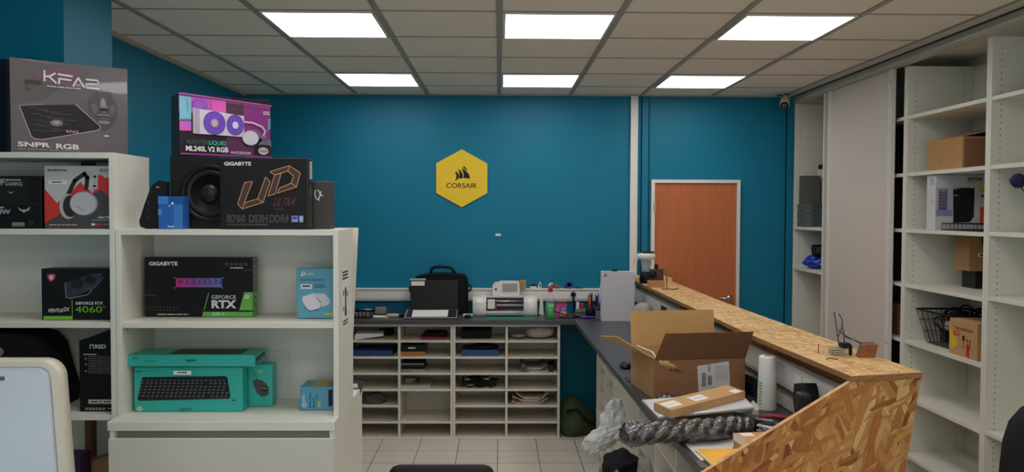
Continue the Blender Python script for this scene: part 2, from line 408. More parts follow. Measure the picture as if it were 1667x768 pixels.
O('base_back_panel', MB(WHITE).box(-.37, .372, .563, .57, .0, 1.033), B)
O('recess_rail', MB(mat('recess_grey', (150, 150, 140), .6)).box(-.37, .372, .02, .04, .9, 1.033), B)
for z0, z1 in ((.70, 1.008), (.36, .69), (.03, .35)):
    O('drawer_front', MB(mat('drawer_white', (210, 208, 196), .45)).box(-.388, .390, -.012, .0, z0, z1, .002), B)
cam_m = mat('cam_lock', (110, 108, 100), .5, metal=.6)
O('shelf_pin', MB(CHROME).box(-.374, -.366, .09, .1, 1.368, 1.379), B)
# poster sticker on the right side of the hutch (faces +X)
st = T('sticker', 'small white printed sheet with a purple figure stuck on the bookcase side', 'sticker', (-.5685, 2.955, 1.365))
Ms = Matrix(((0, -1, 0, 0), (1, 0, 0, 0), (0, 0, 1, 0), (0, 0, 0, 1)))
O('sheet', MB(PAPER).box(.0002, .001, 0, .13, 0, .22), st)
p = Print(.13, .22, (0, 0, 60, 100), M=Tr(.001, 0, 0) @ Ms)
p.bars(6, 4, 54, 20, 3, ink((60, 60, 60)), .6)
p.poly([(26, 34), (34, 30), (40, 36), (38, 60), (44, 78), (32, 82), (24, 76), (28, 56)], ink((60, 40, 70)))
p.poly([(28, 60), (38, 60), (40, 76), (28, 78)], ink((110, 50, 140)))
p.disc(14, 40, 4, 5, ink((60, 50, 80))); p.disc(48, 44, 4, 5, ink((60, 50, 80))); p.disc(14, 66, 4, 4, ink((120, 70, 150)))
p.bars(8, 86, 52, 96, 2, ink((90, 90, 90)), .6); p.build(st, 'printed_front')
# white board leaning behind the hutch, brochure sticking out of the base top
lb = T('white_board', 'thin white board leaning upright behind the lower bookcase', 'board', (-.62, 3.22, 1.066))
O('panel', MB(mat('board_white', (226, 222, 208), .5)).prism([(-.12, 0), (.032, 0), (.066, .665), (-.12, .665)], 'Y', .0, .012), lb)
br = T('brochure', 'dark brochure resting on the back corner of the lower bookcase base', 'brochure', (-.607, 3.35, 1.0655))
O('cover', MB(mat('brochure_dark', (55, 58, 62), .4)).prism([(0, 0), (.034, 0), (.037, -.03), (.047, .004), (.050, .032), (.006, .030)], 'Y', 0, .006), br)
O('inner_page', MB(PAPER).prism([(0, .004), (.03, .004), (.026, .022), (.004, .02)], 'Y', -.002, -.0002), br)
O('blue_page', MB(mat('brochure_blue', (40, 90, 130), .4)).prism([(.0375, -.02), (.044, .0), (.038, .01)], 'Y', -.004, -.0022), br)

# ---- boxes on the bookcases
# mouse pad box, top left, turned
c = carton('mouse_pad_box', 'large grey shrink-wrapped box with a mouse pad picture atop the tall bookcase', -1.728, 2.925, 2.0, .387, .10, .336, math.radians(37.5), mat('grey_shrinkwrap', (100, 93, 96), .18, coat=.6, var=.12, scale=6))
p = Print(.387, .336, (112, 58, 955, 712))
d1 = ink((70, 66, 69), .25); d2 = ink((46, 44, 47), .25); l1 = ink((205, 200, 200), .25)
p.poly([(112, 58), (600, 92), (560, 170), (350, 330), (112, 380)], ink((92, 86, 86), .25))
p.poly([(270, 160), (420, 100), (600, 95), (560, 210), (330, 200)], ink((118, 78, 96), .25))
p.poly([(650, 300), (700, 250), (820, 240), (868, 320), (870, 430), (830, 500), (770, 530), (700, 510), (655, 420)], ink((84, 79, 81), .25))
p.poly([(175, 385), (570, 350), (745, 500), (735, 520), (320, 610), (255, 600)], d2)
p.line([(175, 385), (345, 362)], 5, ink((150, 140, 145), .25)); p.line([(565, 350), (742, 495), (742, 510), (722, 525), (330, 612), (275, 612), (250, 595), (172, 388)], 6, ink((190, 150, 165), .25))
for i in range(16):
    y = 395+i*10.5; x = 230+(i*53) % 190
    p.line([(x, y), (x+60+(i*31) % 120, y-4)], 2.4, ink((105, 100, 102), .25))
p.disc(425, 490, 45, 24, ink((120, 115, 115), .25)); p.disc(425, 488, 22, 10, ink((165, 160, 158), .25))
# half-lit lower face
f1 = ink((104, 98, 99), .25); f2 = ink((128, 122, 122), .25); f3 = ink((152, 146, 145), .25)
p.poly([(672, 345), (700, 332), (724, 350), (722, 392), (700, 412), (680, 390)], f1); p.poly([(812, 345), (846, 338), (852, 372), (838, 410), (812, 400)], f1)
p.poly([(745, 300), (764, 282), (782, 300), (792, 340), (800, 358), (770, 372), (736, 356)], f2); p.poly([(752, 306), (764, 292), (776, 308), (780, 345), (756, 348)], f3)
p.disc(770, 374, 34, 12, d2); p.disc(770, 392, 26, 10, f1)
p.poly([(708, 416), (738, 404), (764, 409), (792, 403), (828, 416), (792, 422), (740, 422)], f2); p.poly([(708, 420), (828, 420), (800, 428), (740, 428)], d2); p.poly([(722, 432), (766, 428), (814, 432), (790, 446), (744, 446)], f1)
p.disc(768, 464, 44, 12, f3); p.disc(768, 462, 30, 7, f2)
# brand lettering in strokes
LW = 13; X = ink((222, 216, 220), .3)
p.line([(344, 130), (344, 200)], LW, X); p.line([(344, 168), (378, 168), (418, 142)], LW, X); p.line([(372, 165), (425, 208)], LW, X)
p.line([(440, 146), (540, 152)], LW, X); p.line([(445, 176), (530, 180)], LW, X); p.line([(446, 176), (446, 212)], LW, X)
p.line([(546, 220), (582, 158), (625, 224)], LW, X)
p.line([(640, 165), (720, 165), (728, 172), (728, 190), (718, 194), (650, 196), (642, 202), (642, 224), (730, 226)], LW, X)
p.rect(228, 190, 262, 260, ink((88, 80, 76), .3)) if False else p.rect(222, 232, 256, 268, ink((84, 78, 74), .3))
p.bars(210, 204, 325, 236, 2, ink((60, 58, 58), .3)); p.bars(360, 232, 600, 250, 1, ink((190, 184, 186), .3), .5)
p.disc(785, 564, 20, 6, ink((215, 210, 210), .3))
p.text('KFA2', 492, 536, 580, 556, ink((200, 150, 175), .3), .02)
p.text('SNPR', 156, 634, 378, 668, X, .03); p.text('RGB', 418, 636, 582, 674, X, .03)
p.bars(156, 680, 585, 694, 1, G_, .5); p.text('www.kfa2.com', 724, 686, 912, 700, ink((165, 160, 162), .3)); p.build(c)
c = carton('dark_box', 'very dark navy box at the left edge atop the tall bookcase', -2.115, 3.04, 2.0, .312, .14, .35, 0, mat('navy_card', (22, 26, 40), .5))
# headset box
c = carton('headset_box', 'white red and grey headset box on the left bookcase shelf', -1.621, 2.94, 1.73, .244, .11, .225, 0, mat('light_grey_print', (196, 194, 192), .4))
p = Print(.244, .225, (342, 182, 832, 645))
red = ink((205, 52, 46)); dg = ink((72, 68, 68)); gr = ink((182, 180, 178))
p.poly([(342, 350), (430, 455), (500, 405), (600, 300), (650, 360), (720, 350), (725, 250), (742, 245), (775, 272), (800, 265), (832, 240), (832, 440), (745, 370), (560, 520), (342, 606)], red)
p.poly([(342, 606), (450, 540), (560, 470), (690, 385), (745, 355), (832, 440), (832, 645), (342, 645)], dg)
p.line([(510, 395), (560, 290), (630, 240), (650, 270), (640, 350)], 30, ink((50, 48, 48))); p.line([(655, 240), (705, 260), (700, 330), (680, 370)], 22, gr)
p.disc(510, 480, 62, 92, gr); p.disc(525, 478, 52, 80, ink((52, 50, 50)))
p.disc(622, 458, 100, 88, ink((150, 150, 152))); p.disc(618, 458, 92, 82, ink((190, 190, 192))); p.line([(570, 475), (622, 515)], 4, dg)
p.text('steelseries', 380, 207, 503, 221, ink((60, 58, 58)), .03); p.disc(374, 214, 6, 7, ink((60, 58, 58))); p.bars(738, 205, 818, 230, 2, dg)
p.rect(375, 288, 505, 320, W_); p.text('69,95 €', 395, 296, 468, 312, dg, .01) if False else p.bars(398, 298, 468, 312, 1, dg, .7)
p.text('ARCTIS', 722, 552, 806, 568, W_, .02); p.line([(680, 580), (805, 580)], 2, W_); p.bars(375, 612, 575, 624, 1, ink((190, 170, 150)), .6)
p.rect(676, 604, 700, 620, W_); p.rect(704, 606, 750, 618, red); p.bars(760, 608, 806, 618, 1, G_, .8); p.build(c)
O('hang_tab', MB(BLACK).box(.105, .158, .05, .052, .224, .243), c)
# power supply box
c = carton('power_supply_box', 'black power supply box with a winged badge at the left edge', -1.98, 2.94, 1.73, .348, .11, .188, 0, mat('black_print', (26, 25, 25), .4))
p = Print(.348, .188, (-370, 262, 340, 645))
p.rect(-370, 455, 335, 470, ink((38, 36, 36))); p.rect(-370, 268, 245, 450, ink((36, 34, 34)))
gl = ink((175, 172, 168))
p.text('TUF', -20, 284, 72, 332, gl, .03, .1); p.text('GAMING', 80, 306, 205, 334, gl, .015); p.bars(84, 286, 195, 300, 1, gl, .8)
p.poly([(92, 374), (118, 382), (146, 374), (122, 390)], gl)
p.text('750W', -30, 504, 118, 540, gl, .035); p.bars(0, 486, 72, 500, 1, gl, .8)
p.poly([(170, 486), (190, 502), (204, 508), (216, 504), (228, 508), (262, 484), (248, 515), (230, 516), (222, 526), (206, 526), (200, 516), (184, 514)], gl)
p.rect(128, 600, 216, 628, gl); p.rect(134, 604, 210, 624, ink((30, 30, 30))); p.text('GOLD', 150, 607, 200, 621, gl) if False else p.bars(140, 608, 205, 622, 1, gl, .7)
p.rect(245, 585, 285, 620, ink((50, 48, 48))); p.build(c)
# graphics card box
c = carton('graphics_card_box', 'black graphics card box with green stripe and a red shield on the left bookcase', -1.645, 2.955, 1.402, .262, .09, .184, math.radians(2), mat('black_print', (26, 25, 25), .4))
p = Print(.262, .184, (300, 242, 800, 600)); gn = ink((112, 190, 50))
p.poly([(340, 282), (366, 276), (396, 280), (392, 312), (366, 336), (344, 314)], ink((190, 60, 80))); p.poly([(350, 296), (370, 286), (386, 292), (376, 302), (384, 312), (364, 322)], ink((225, 190, 195)))
p.poly([(465, 340), (640, 280), (715, 270), (680, 350), (640, 385), (500, 450), (470, 440)], ink((46, 50, 62)))
p.disc(540, 345, 45, 36, ink((34, 36, 46))); p.disc(630, 320, 38, 32, ink((34, 36, 46)))
p.line([(460, 342), (466, 442), (492, 450), (610, 425), (640, 392)], 5, ink((150, 150, 148))); p.line([(590, 394), (660, 376), (718, 300)], 4, ink((110, 110, 110)))
p.rect(312, 574, 506, 600, gn); p.line([(506, 462), (506, 598)], 4, gn)
p.text('VENTUS', 338, 522, 440, 548, W_, .02, .1); p.text('2X', 446, 512, 486, 540, W_, .01, .1)
p.text('GEFORCE RTX', 528, 474, 714, 494, W_, .02); p.text('4060', 527, 506, 706, 550, gn, .0); p.text('Ti', 712, 505, 730, 522, gn); p.build(c)
# tower box
c = T('black_tower_box', 'tall black box with a slanted top and small print on the lower left shelf', 'box', (-1.51, 2.95, 1.07))
O('carton', MB(mat('black_print2', (24, 24, 24), .4)).prism([(0, 0), (.132, 0), (.132, .305), (0, .257)], 'Y', 0, .14), c)
p = Print(.132, .262, (384, 112, 566, 478))
p.line([(438, 158), (438, 140), (454, 140), (454, 158)], 4, W_); p.text('RED', 462, 138, 516, 158, W_, .02); p.line([(405, 188), (467, 188)], 4, W_)
p.bars(428, 198, 470, 290, 9, G_, .3); p.bars(474, 198, 552, 290, 9, G_, .3)
for y in (210, 238, 272): p.disc(416, y, 5, 5, G_)
p.rect(427, 416, 484, 438, ink((185, 183, 178))); p.rect(488, 416, 544, 438, ink((185, 183, 178))); p.bars(440, 424, 476, 434, 1, K_, .6); p.bars(502, 424, 536, 434, 1, K_, .6)
for i in range(6): p.ring(418+i*17, 463, 6, 6, 2, W_)
p.bars(522, 460, 552, 466, 1, W_); p.build(c)
# backpack on the lowest visible shelf, left
c = T('backpack', 'black rounded bag with a small oval logo on the lower left shelf', 'bag', (-1.86, 3.03, 1.0712))
b = MB(BLACKM); b.prism([(-.22, 0), (.245, 0), (.25, .06), (.225, .14), (.205, .22), (.165, .262), (.10, .283), (-.2, .288)], 'Y', -.08, .12, smooth=True); O('body', b, c)
b = MB(mat('badge_grey', (120, 120, 120), .4)); b.cyl((.064, -.081, .215), .016, .003, 'Y'); O('badge', b, c)
O('strap', MB(BLACKM).tube([(.10, -.082, .16), (.16, -.09, .162), (.21, -.084, .12), (.235, -.083, .02)], .006), c)
c = carton('purple_box', 'small dark purple box low behind the white monitor', -1.565, 2.905, .722, .075, .08, .20, 0, mat('dark_purple', (52, 34, 52), .5))
c = T('cardboard_sheet', 'folded brown cardboard low in the tall bookcase', 'cardboard', (-1.47, 3.0, .722))
O('sheet', MB(CARDD).prism([(-.13, 0), (.09, 0), (.09, .19), (-.13, .115)], 'Y', 0, .09), c)
O('upright_sheet', MB(mat('brick_card', (120, 76, 58), .8)).box(-.10, -.075, .1, .14, 0, .325), c)

# white monitor in front, seen from behind, on a small table
t = T('white_table', 'small white table under the monitor', 'table', (-1.6, 2.02, 0))
O('tabletop', MB(WHITE).box(-.45, .62, -.28, .3, .86, .89, .003), t)
for a in ((-.42, -.25), (.56, -.25), (-.42, .25), (.56, .25)): O('leg', MB(WHITE).box(a[0], a[0]+.04, a[1], a[1]+.04, 0, .86), t)
t = T('monitor', 'white computer monitor seen from behind at the lower left corner', 'monitor', (-1.42, 2.1, .89))
def rr(x0, x1, z0, z1, r, n=6):
    pts = []
    for cx, cz, a in ((x1-r, z1-r, 0), (x0+r, z1-r, PI/2), (x0+r, z0+r, PI), (x1-r, z0+r, 1.5*PI)):
        for i in range(n+1): pts.append((cx+r*math.cos(a+PI/2*i/n), cz+r*math.sin(a+PI/2*i/n)))
    return pts
def loft(mb, rings, smooth=True, caps=True):
    n = len(rings[0]); vs = [p for r in rings for p in r]; fs = []
    for k in range(len(rings)-1):
        for i in range(n):
            j = (i+1) % n; fs.append((k*n+i, k*n+j, (k+1)*n+j, (k+1)*n+i))
    if caps: fs += [tuple(range(n)), tuple(range((len(rings)-1)*n, len(rings)*n))]
    return mb.add(vs, fs, smooth)
cr = mat('cream_plastic', (206, 200, 182), .35)
def skew(pts, y, dx=0): return [(x+(.06*(1-(z-.1)/.42) if x > 0 else 0)*.45+dx, y, z) for x, z in pts]
b = MB(cr); loft(b, [skew(rr(-.5, .296, .12, .525, .045), .03), skew(rr(-.5, .296, .12, .525, .045), .0), skew(rr(-.492, .289, .128, .517, .04), -.008)]); O('rim', b, t)
b = MB(mat('pale_blue_white', (196, 206, 216), .3)); loft(b, [skew(rr(-.49, .274, .13, .508, .03), -.008), skew(rr(-.48, .267, .14, .501, .026), -.014)]); O('back_cover', b, t)
O('vent_slot', MB(mat('slot_grey', (90, 98, 104), .6)).box(.04, .163, -.0165, -.0135, .474, .484, .0005), t)
O('stand', MB(cr).box(-.15, -.05, 0, .05, .01, .2, .004), t); O('foot', MB(cr).box(-.25, .05, -.1, .15, 0, .012, .003), t)

# liquid cooler box on top
zz = 1.996
c = carton('liquid_cooler_box', 'black magenta and cyan cooler box with two purple fans, topmost of its stack', -1.168, 3.005, zz, .338, .12, .229, math.radians(34), mat('black_print3', (34, 24, 34), .35))
p = Print(.338, .229, (352, 130, 1143, 692))
mg = ink((190, 60, 150)); pu = ink((112, 28, 104)); cy = ink((125, 188, 206)); pk = ink((222, 92, 182)); dk = ink((48, 32, 44)); vi = ink((106, 70, 186))
p.poly([(352, 130), (1143, 188), (1143, 300), (352, 300)], ink((112, 36, 104)))
p.poly([(358, 152), (455, 158), (455, 380), (358, 376)], cy); p.poly([(455, 158), (600, 165), (600, 300), (455, 300)], ink((178, 92, 200))); p.poly([(600, 165), (748, 172), (748, 300), (600, 300)], pk)
p.poly([(748, 176), (930, 186), (930, 300), (748, 300)], ink((70, 38, 62))); p.poly([(900, 185), (1138, 195), (1138, 520), (900, 470)], ink((132, 34, 122)))
p.poly([(358, 380), (455, 380), (455, 462), (358, 464)], pk); p.poly([(400, 372), (455, 380), (455, 440), (400, 440)], ink((190, 100, 210)))
p.poly([(358, 464), (990, 490), (990, 690), (358, 672)], dk); p.poly([(760, 490), (990, 494), (990, 690), (700, 682)], ink((84, 30, 78))); p.poly([(990, 560), (1143, 566), (1143, 692), (990, 688)], dk)
for i in range(5): p.poly([(362+i*20, 378), (374+i*20, 358), (384+i*20, 358), (372+i*20, 378)], dk)
for i in range(16):
    p.poly([(760+i*24, 186+i*1.6), (772+i*24, 178+i*1.6), (782+i*24, 178+i*1.6), (770+i*24, 187+i*1.6)], ink((200, 130, 190)))
for i in range(7): p.poly([(1116, 318+i*16), (1142, 296+i*16), (1142, 303+i*16), (1116, 325+i*16)], cy)
for i in range(6): p.line([(1036+i*22, 556), (1080+i*22, 512)] if i < 3 else [(1036+i*22, 558), (min(1140, 1080+i*22), 558-min(1140, 1080+i*22)+1036+i*22)], 5, ink((190, 210, 230)))
p.line([(458, 252), (458, 210), (490, 184), (545, 184), (578, 210), (578, 258)], 4, ink((70, 50, 120))); p.rect(470, 196, 566, 256, ink((150, 84, 190)))
for i in range(6): p.line([(412, 178+i*20), (428, 188+i*20)], 4, ink((60, 90, 120))); p.line([(606, 178+i*14), (624, 186+i*14)], 4, ink((120, 50, 130)))
p.poly([(462, 254), (900, 300), (900, 494), (464, 486)], ink((206, 198, 212))); p.poly([(462, 254), (520, 260), (520, 488), (464, 486)], ink((178, 172, 186))); p.line([(490, 258), (492, 486)], 4, ink((130, 124, 140))); p.line([(512, 262), (512, 486)], 3, ink((130, 124, 140)))
p.disc(644, 382, 94, 108, vi); p.disc(822, 388, 76, 96, vi)
p.ring(644, 382, 94, 108, 6, ink((80, 50, 140))); p.ring(822, 388, 76, 96, 6, ink((80, 50, 140)))
for i in range(9):
    a = 2*PI*i/9; p.line([(644+30*math.cos(a), 382+34*math.sin(a)), (644+82*math.cos(a+.5), 382+94*math.sin(a+.5))], 4, ink((130, 96, 205))); p.line([(822+24*math.cos(a), 388+30*math.sin(a)), (822+66*math.cos(a+.5), 388+82*math.sin(a+.5))], 4, ink((130, 96, 205)))
p.disc(644, 382, 32, 38, ink((190, 150, 190))); p.disc(644, 382, 18, 22, ink((200, 180, 120))); p.disc(822, 390, 26, 34, ink((215, 205, 225)))
p.line([(905, 354), (980, 358), (1060, 390), (1088, 430), (1070, 470)], 16, ink((200, 185, 205))); p.poly([(1040, 470), (1095, 470), (1095, 500), (1060, 510)], ink((120, 100, 120)))
p.disc(990, 470, 60, 50, ink((110, 90, 110))); p.disc(954, 500, 74, 70, ink((205, 200, 212))); p.ring(954, 500, 74, 70, 6, ink((160, 155, 168)))
p.text('MASTER', 410, 540, 590, 586, ink((40, 70, 66)), .03); p.text('LIQUID', 592, 544, 740, 588, ink((30, 178, 148)), .03)
p.text('ML240L V2 RGB', 402, 598, 758, 646, ink((226, 220, 224)), .035); p.text('WHITE EDITION', 776, 632, 954, 656, ink((205, 190, 200)), .03)
p.disc(1068, 618, 46, 34, ink((205, 205, 200)))
for i in range(5): p.line([(1040+i*14, 596), (1040+i*14, 640)], 4, dk)
p.line([(1028, 618), (1108, 618)], 5, dk); p.text('COOLER', 1068, 243, 1125, 256, W_, .02); p.text('MASTER', 1068, 262, 1128, 275, W_, .02)
p.rect(358, 664, 1143, 680, ink((132, 56, 134))); p.line([(352, 134), (1143, 188)], 10, ink((178, 90, 176))); p.build(c)
# subwoofer
c = T('speaker', 'black cabinet loudspeaker half hidden behind the motherboard box', 'speaker', (-1.06, 3.0, 1.73))
O('cabinet', MB(mat('speaker_black', (30, 29, 29), .5)).box(-.14, .13, 0, .18, 0, .265, .004), c)
RM = Tr(.005, 0, .13) @ Rx(PI/2)
O('surround', MB(mat('rubber', (20, 20, 20), .45)).lathe([(.088, 0), (.105, .003), (.107, .010), (.098, .013), (.085, .006), (.085, 0)], M=RM, seg=40), c)
O('cone', MB(mat('cone_black', (34, 33, 33), .35)).lathe([(.09, .004), (.078, .011), (.07, .004), (.03, -.0), (.0, .001)], M=RM, seg=40), c)
O('dust_cap', MB(mat('cap_black', (40, 39, 39), .3)).lathe([(.036, .0), (.03, .01), (.016, .016), (0, .018)], M=RM, seg=32), c)
# router like black case left of speaker
c = T('black_case', 'black angular carry case leaning beside the speaker', 'case', (-1.29, 2.97, 1.73))
O('shell', MB(mat('case_black', (28, 28, 30), .45)).prism([(.015, 0), (.09, 0), (.09, .17), (.06, .175), (.035, .155), (.01, .09), (-.01, .028), (-.006, .008)], 'Y', 0, .028), c)
O('badge', MB(ink((150, 150, 150))).box(.052, .064, -.002, -.0002, .148, .153), c)
b = MB(ink((70, 70, 72)))
for z in (.04, .065, .09): b.box(.022, .026, -.002, -.0002, z, z+.008)
O('vent', b, c)
# cpu box
c = carton('processor_box', 'small bright blue processor box in front of the speaker', -1.208, 2.915, 1.73, .086, .065, .117, 0, mat('blue_print', (38, 100, 178), .4))
p = Print(.086, .117, (163, 418, 363, 690)); b1 = ink((62, 130, 204)); b2 = ink((32, 90, 168))
p.rect(163, 418, 245, 484, b1); p.rect(290, 484, 363, 690, ink((58, 124, 198))); p.rect(245, 418, 363, 484, ink((26, 84, 160))); p.rect(163, 524, 192, 576, ink((86, 140, 196)))
p.rect(272, 466, 290, 486, W_); p.disc(256, 496, 9, 9, ink((140, 180, 220))); p.text('intel', 240, 656, 292, 674, W_, .02); p.build(c)
# motherboard box
c = carton('motherboard_box', 'black motherboard box with gold outlined letters beside the speaker', -.9935, 2.925, 1.73, .315, .055, .2545, 0, mat('black_print4', (33, 31, 31), .35))
p = Print(.315, .2545, (660, 98, 1400, 690)); go = ink((214, 152, 92)); sh = ink((66, 50, 46))
p.text('GIGABYTE', 698, 130, 922, 161, W_, .035)
def LN(*pts): p.line(list(pts), 5.5, go, closed=True)
U1 = [(808, 480), (868, 300), (934, 292), (862, 470), (975, 435), (1042, 255), (1080, 292), (1020, 465), (845, 520)]
D1 = [(1078, 210), (1240, 160), (1332, 220), (1300, 335), (1140, 388), (1160, 345), (1255, 305), (1275, 245), (1228, 205), (1118, 238)]
D2 = [(1118, 238), (1172, 225), (1122, 395), (1062, 412)]
p.poly([(808, 480), (868, 300), (934, 292), (862, 470), (845, 520)], sh); p.poly([(862, 470), (975, 435), (1042, 255), (1080, 292), (1020, 465), (845, 520)], sh)
p.poly([(1078, 210), (1240, 160), (1332, 220), (1300, 335), (1255, 305), (1275, 245), (1228, 205), (1118, 238)], sh); p.poly([(1300, 335), (1140, 388), (1160, 345), (1255, 305)], sh); p.poly(D2, sh)
LN(*U1); p.line([(845, 520), (868, 468)], 5, go); LN(*D1); LN(*D2); p.line([(1240, 160), (1228, 205)], 5, go); p.line([(1300, 335), (1255, 305)], 5, go); p.line([(975, 435), (1020, 465)], 5, go); p.line([(868, 300), (880, 312)], 3, go)
p.text('ULTRA', 1095, 425, 1272, 495, ink((112, 72, 52)), -.01, .2); p.text('DURABLE', 1115, 510, 1200, 530, ink((84, 60, 50)), 0)
g2 = ink((128, 124, 120))
def otext(s, x0, x1):
    p.text(s, x0, 568, x1, 630, g2, .02); p.text(s, x0+3, 571, x1-3, 627, ink((34, 32, 32)), -.008)
otext('B760', 722, 872); otext('DS3H', 904, 1056); otext('DDR4', 1078, 1232)
p.text('ULTRA DURABLE MOTHERBOARD', 722, 643, 1058, 655, g2); p.rect(1258, 574, 1312, 628, ink((120, 140, 200))); p.rect(1322, 574, 1356, 628, ink((130, 160, 205)))
p.rect(1266, 584, 1302, 604, ink((70, 70, 160))); p.bars(1264, 610, 1306, 622, 1, W_); p.bars(1328, 586, 1350, 618, 3, W_)
p.line([(662, 100), (1400, 100)], 4, ink((70, 68, 66))); p.line([(1396, 98), (1396, 690)], 4, ink((70, 68, 66))); p.build(c)
Mr = Tr(.315, 0, 0) @ Matrix(((0, -1, 0, 0), (1, 0, 0, 0), (0, 0, 1, 0), (0, 0, 0, 1)))
p = Print(.065, .2545, (0, 0, 60, 250), M=Mr); p.rect(12, 10, 48, 72, ink((190, 186, 176))); p.text('B760 DS3H DDR4', 14, 90, 34, 240, G_, .01, rot=90); p.build(c, 'printed_side')
# little dark box with claw emblem
c = carton('small_dark_box', 'small dark brown box with a hooked emblem right of the motherboard box', -.70, 3.0, 1.73, .082, .08, .175, 0, mat('dark_brown_print', (62, 54, 50), .5))
p = Print(.082, .175, (1398, 290, 1580, 685)); p.line([(1462, 365), (1455, 400), (1468, 430), (1492, 445)], 9, W_); p.line([(1478, 360), (1495, 375), (1500, 400), (1486, 440)], 8, W_); p.poly([(1490, 378), (1512, 370), (1506, 395), (1528, 408), (1500, 412)], W_)
p.build(c)
# ---- middle shelf
c = carton('graphics_card_box', 'wide black graphics card box with green corner and a pink and blue strip', -1.318, 3.05, 1.402, .402, .06, .22, 0, mat('black_print', (26, 25, 25), .4))
p = Print(.402, .22, (190, 157, 905, 545)); gn = ink((104, 184, 76))
p.text('GIGABYTE', 222, 184, 410, 210, W_, .04)
n = 12
for i in range(n):
    f = i/(n-1); p.rect(398+i*25.4, 292, 398+(i+1)*25.4, 352, ink((int(196-150*f+60*f*f), int(48+66*f), int(128+62*f))))
p.text('VISION', 408, 298, 700, 332, ink((40, 30, 70)), -.0, sp=1.5)
for x, y in ((392, 290), (706, 290), (392, 356), (706, 356)): p.line([(x-4, y), (x+4, y)], 3, W_)
p.poly([(612, 388), (617, 388), (586, 505), (580, 505)], gn); p.poly([(848, 384), (905, 384), (905, 503), (815, 503)], gn); p.poly([(578, 513), (905, 513), (905, 545), (568, 545)], gn)
p.text('GEFORCE', 633, 404, 794, 428, W_, .01); p.text('RTX', 633, 436, 797, 490, W_, .045); p.text('3070 Ti', 636, 518, 718, 538, ink((220, 240, 215)), .01)
p.disc(868, 410, 15, 10, W_); p.disc(868, 410, 6, 5, gn); p.bars(850, 422, 888, 430, 1, W_, .6)
for i in range(5): p.ring(733+i*32, 200, 10, 9, 3, G_)
p.bars(758, 220, 842, 230, 1, W_, .7); p.line([(195, 404), (276, 404)], 2, G_); p.line([(842, 237), (900, 239)], 2, G_)
for i in range(10):
    for y in (482, 500): p.disc(205+i*23, y, 3, 3, G_, 8)
p.bars(280, 527, 485, 536, 1, W_, .6); p.build(c)
p = Print(.06, .22, (0, 0, 40, 100), M=Tr(.402, 0, 0) @ Matrix(((0, -1, 0, 0), (1, 0, 0, 0), (0, 0, 1, 0), (0, 0, 0, 1))))
p.rect(0, 0, 40, 100, ink((120, 122, 112))); p.rect(0, 58, 40, 100, gn)
for i in range(7): p.rect(8, 6+i*12, 26, 10+i*12, ink((70, 72, 66)))
p.build(c, 'printed_side')
tq = mat('tp_blue', (98, 170, 190), .4)
c = carton('powerline_adapter_box', 'light blue box picturing two white plugs on the middle shelf', -.742, 3.0, 1.402, .142, .05, .184, 0, tq)
p = Print(.142, .184, (1195, 240, 1440, 572)); W2 = ink((222, 232, 236)); db = ink((30, 90, 130))
p.ring(1240, 274, 14, 13, 6, W2); p.line([(1226, 290), (1234, 276)], 7, W2); p.text('tp-link', 1260, 270, 1305, 286, W2, .02)
p.text('Powerline Starter Kit', 1220, 307, 1372, 322, db, .02); p.rect(1222, 344, 1292, 376, W2); p.bars(1234, 352, 1282, 368, 1, K_, .7); p.bars(1310, 346, 1376, 374, 2, db, .5)
p.poly([(1232, 428), (1300, 404), (1348, 470), (1340, 505), (1285, 520), (1262, 508), (1232, 455)], ink((228, 224, 230))); p.poly([(1300, 404), (1375, 406), (1410, 455), (1400, 480), (1348, 496), (1348, 470)], ink((214, 210, 218)))
p.line([(1318, 430), (1350, 465)], 4, db); p.line([(1300, 406), (1348, 470)], 3, ink((180, 178, 188))); p.poly([(1246, 490), (1262, 508), (1285, 520), (1340, 505), (1340, 512), (1284, 526), (1254, 510)], ink((60, 90, 110)))
p.rect(1372, 536, 1440, 548, ink((220, 190, 60))); p.build(c)
# ---- bottom display shelf (on base top, z 1.065)
tl = mat('turquoise_print', (46, 178, 162), .4)
c = carton('keyboard_box', 'turquoise keyboard box standing upright with a black keyboard picture', -1.322, 2.965, 1.066, .392, .05, .163, 0, tl)
p = Print(.392, .163, (127, 235, 1168, 645)); kd = ink((16, 60, 58)); kb = ink((32, 34, 38)); kk = ink((78, 78, 82))
p.poly([(205, 333), (222, 328), (1000, 318), (1022, 328), (1050, 505), (1040, 525), (1020, 528), (180, 545), (160, 535), (160, 515)], kb)
rows = [(356, 15, 10), (380, 20, 15), (408, 20, 15), (434, 20, 15), (460, 20, 15), (488, 20, 15)]
v = []
for ri, (y, _, kh) in enumerate(rows):
    xs = 205-ri*4; x = xs
    while x < 1005+ri*6:
        wd = 26; wd2 = wd
        if ri == 5 and 340 < x < 360: p.rect(x, y-6, x+245, y+12, kk); x += 262; continue
        if not (815 < x < 848): p.rect(x, y-kh/2, x+wd2, y+kh/2, kk); p.rect(x+5, y-2, x+13, y+1, ink((170, 170, 170)))
        x += 44 if ri else 43
p.line([(185, 520), (1035, 506)], 4, ink((70, 72, 76)))
p.text('K360', 156, 252, 230, 270, kd, .02); p.bars(246, 258, 395, 266, 1, kd, .5); p.rect(535, 256, 704, 292, W_); p.bars(575, 266, 660, 282, 1, K_, .7)
p.text('logitech', 588, 592, 706, 620, kd, .02); p.disc(211, 600, 26, 22, ink((180, 200, 195))); p.bars(200, 594, 224, 606, 1, ink((180, 60, 60)))
p.ring(1107, 522, 30, 26, 3, ink((40, 130, 122))); p.poly([(1092, 524), (1098, 516), (1114, 516), (1122, 524), (1116, 530), (1098, 530)], kd); p.build(c)
c = T('keyboard_box', 'turquoise keyboard box lying flat, topmost of its stack', 'box', (-1.335, 2.945, 1.2345), 0)
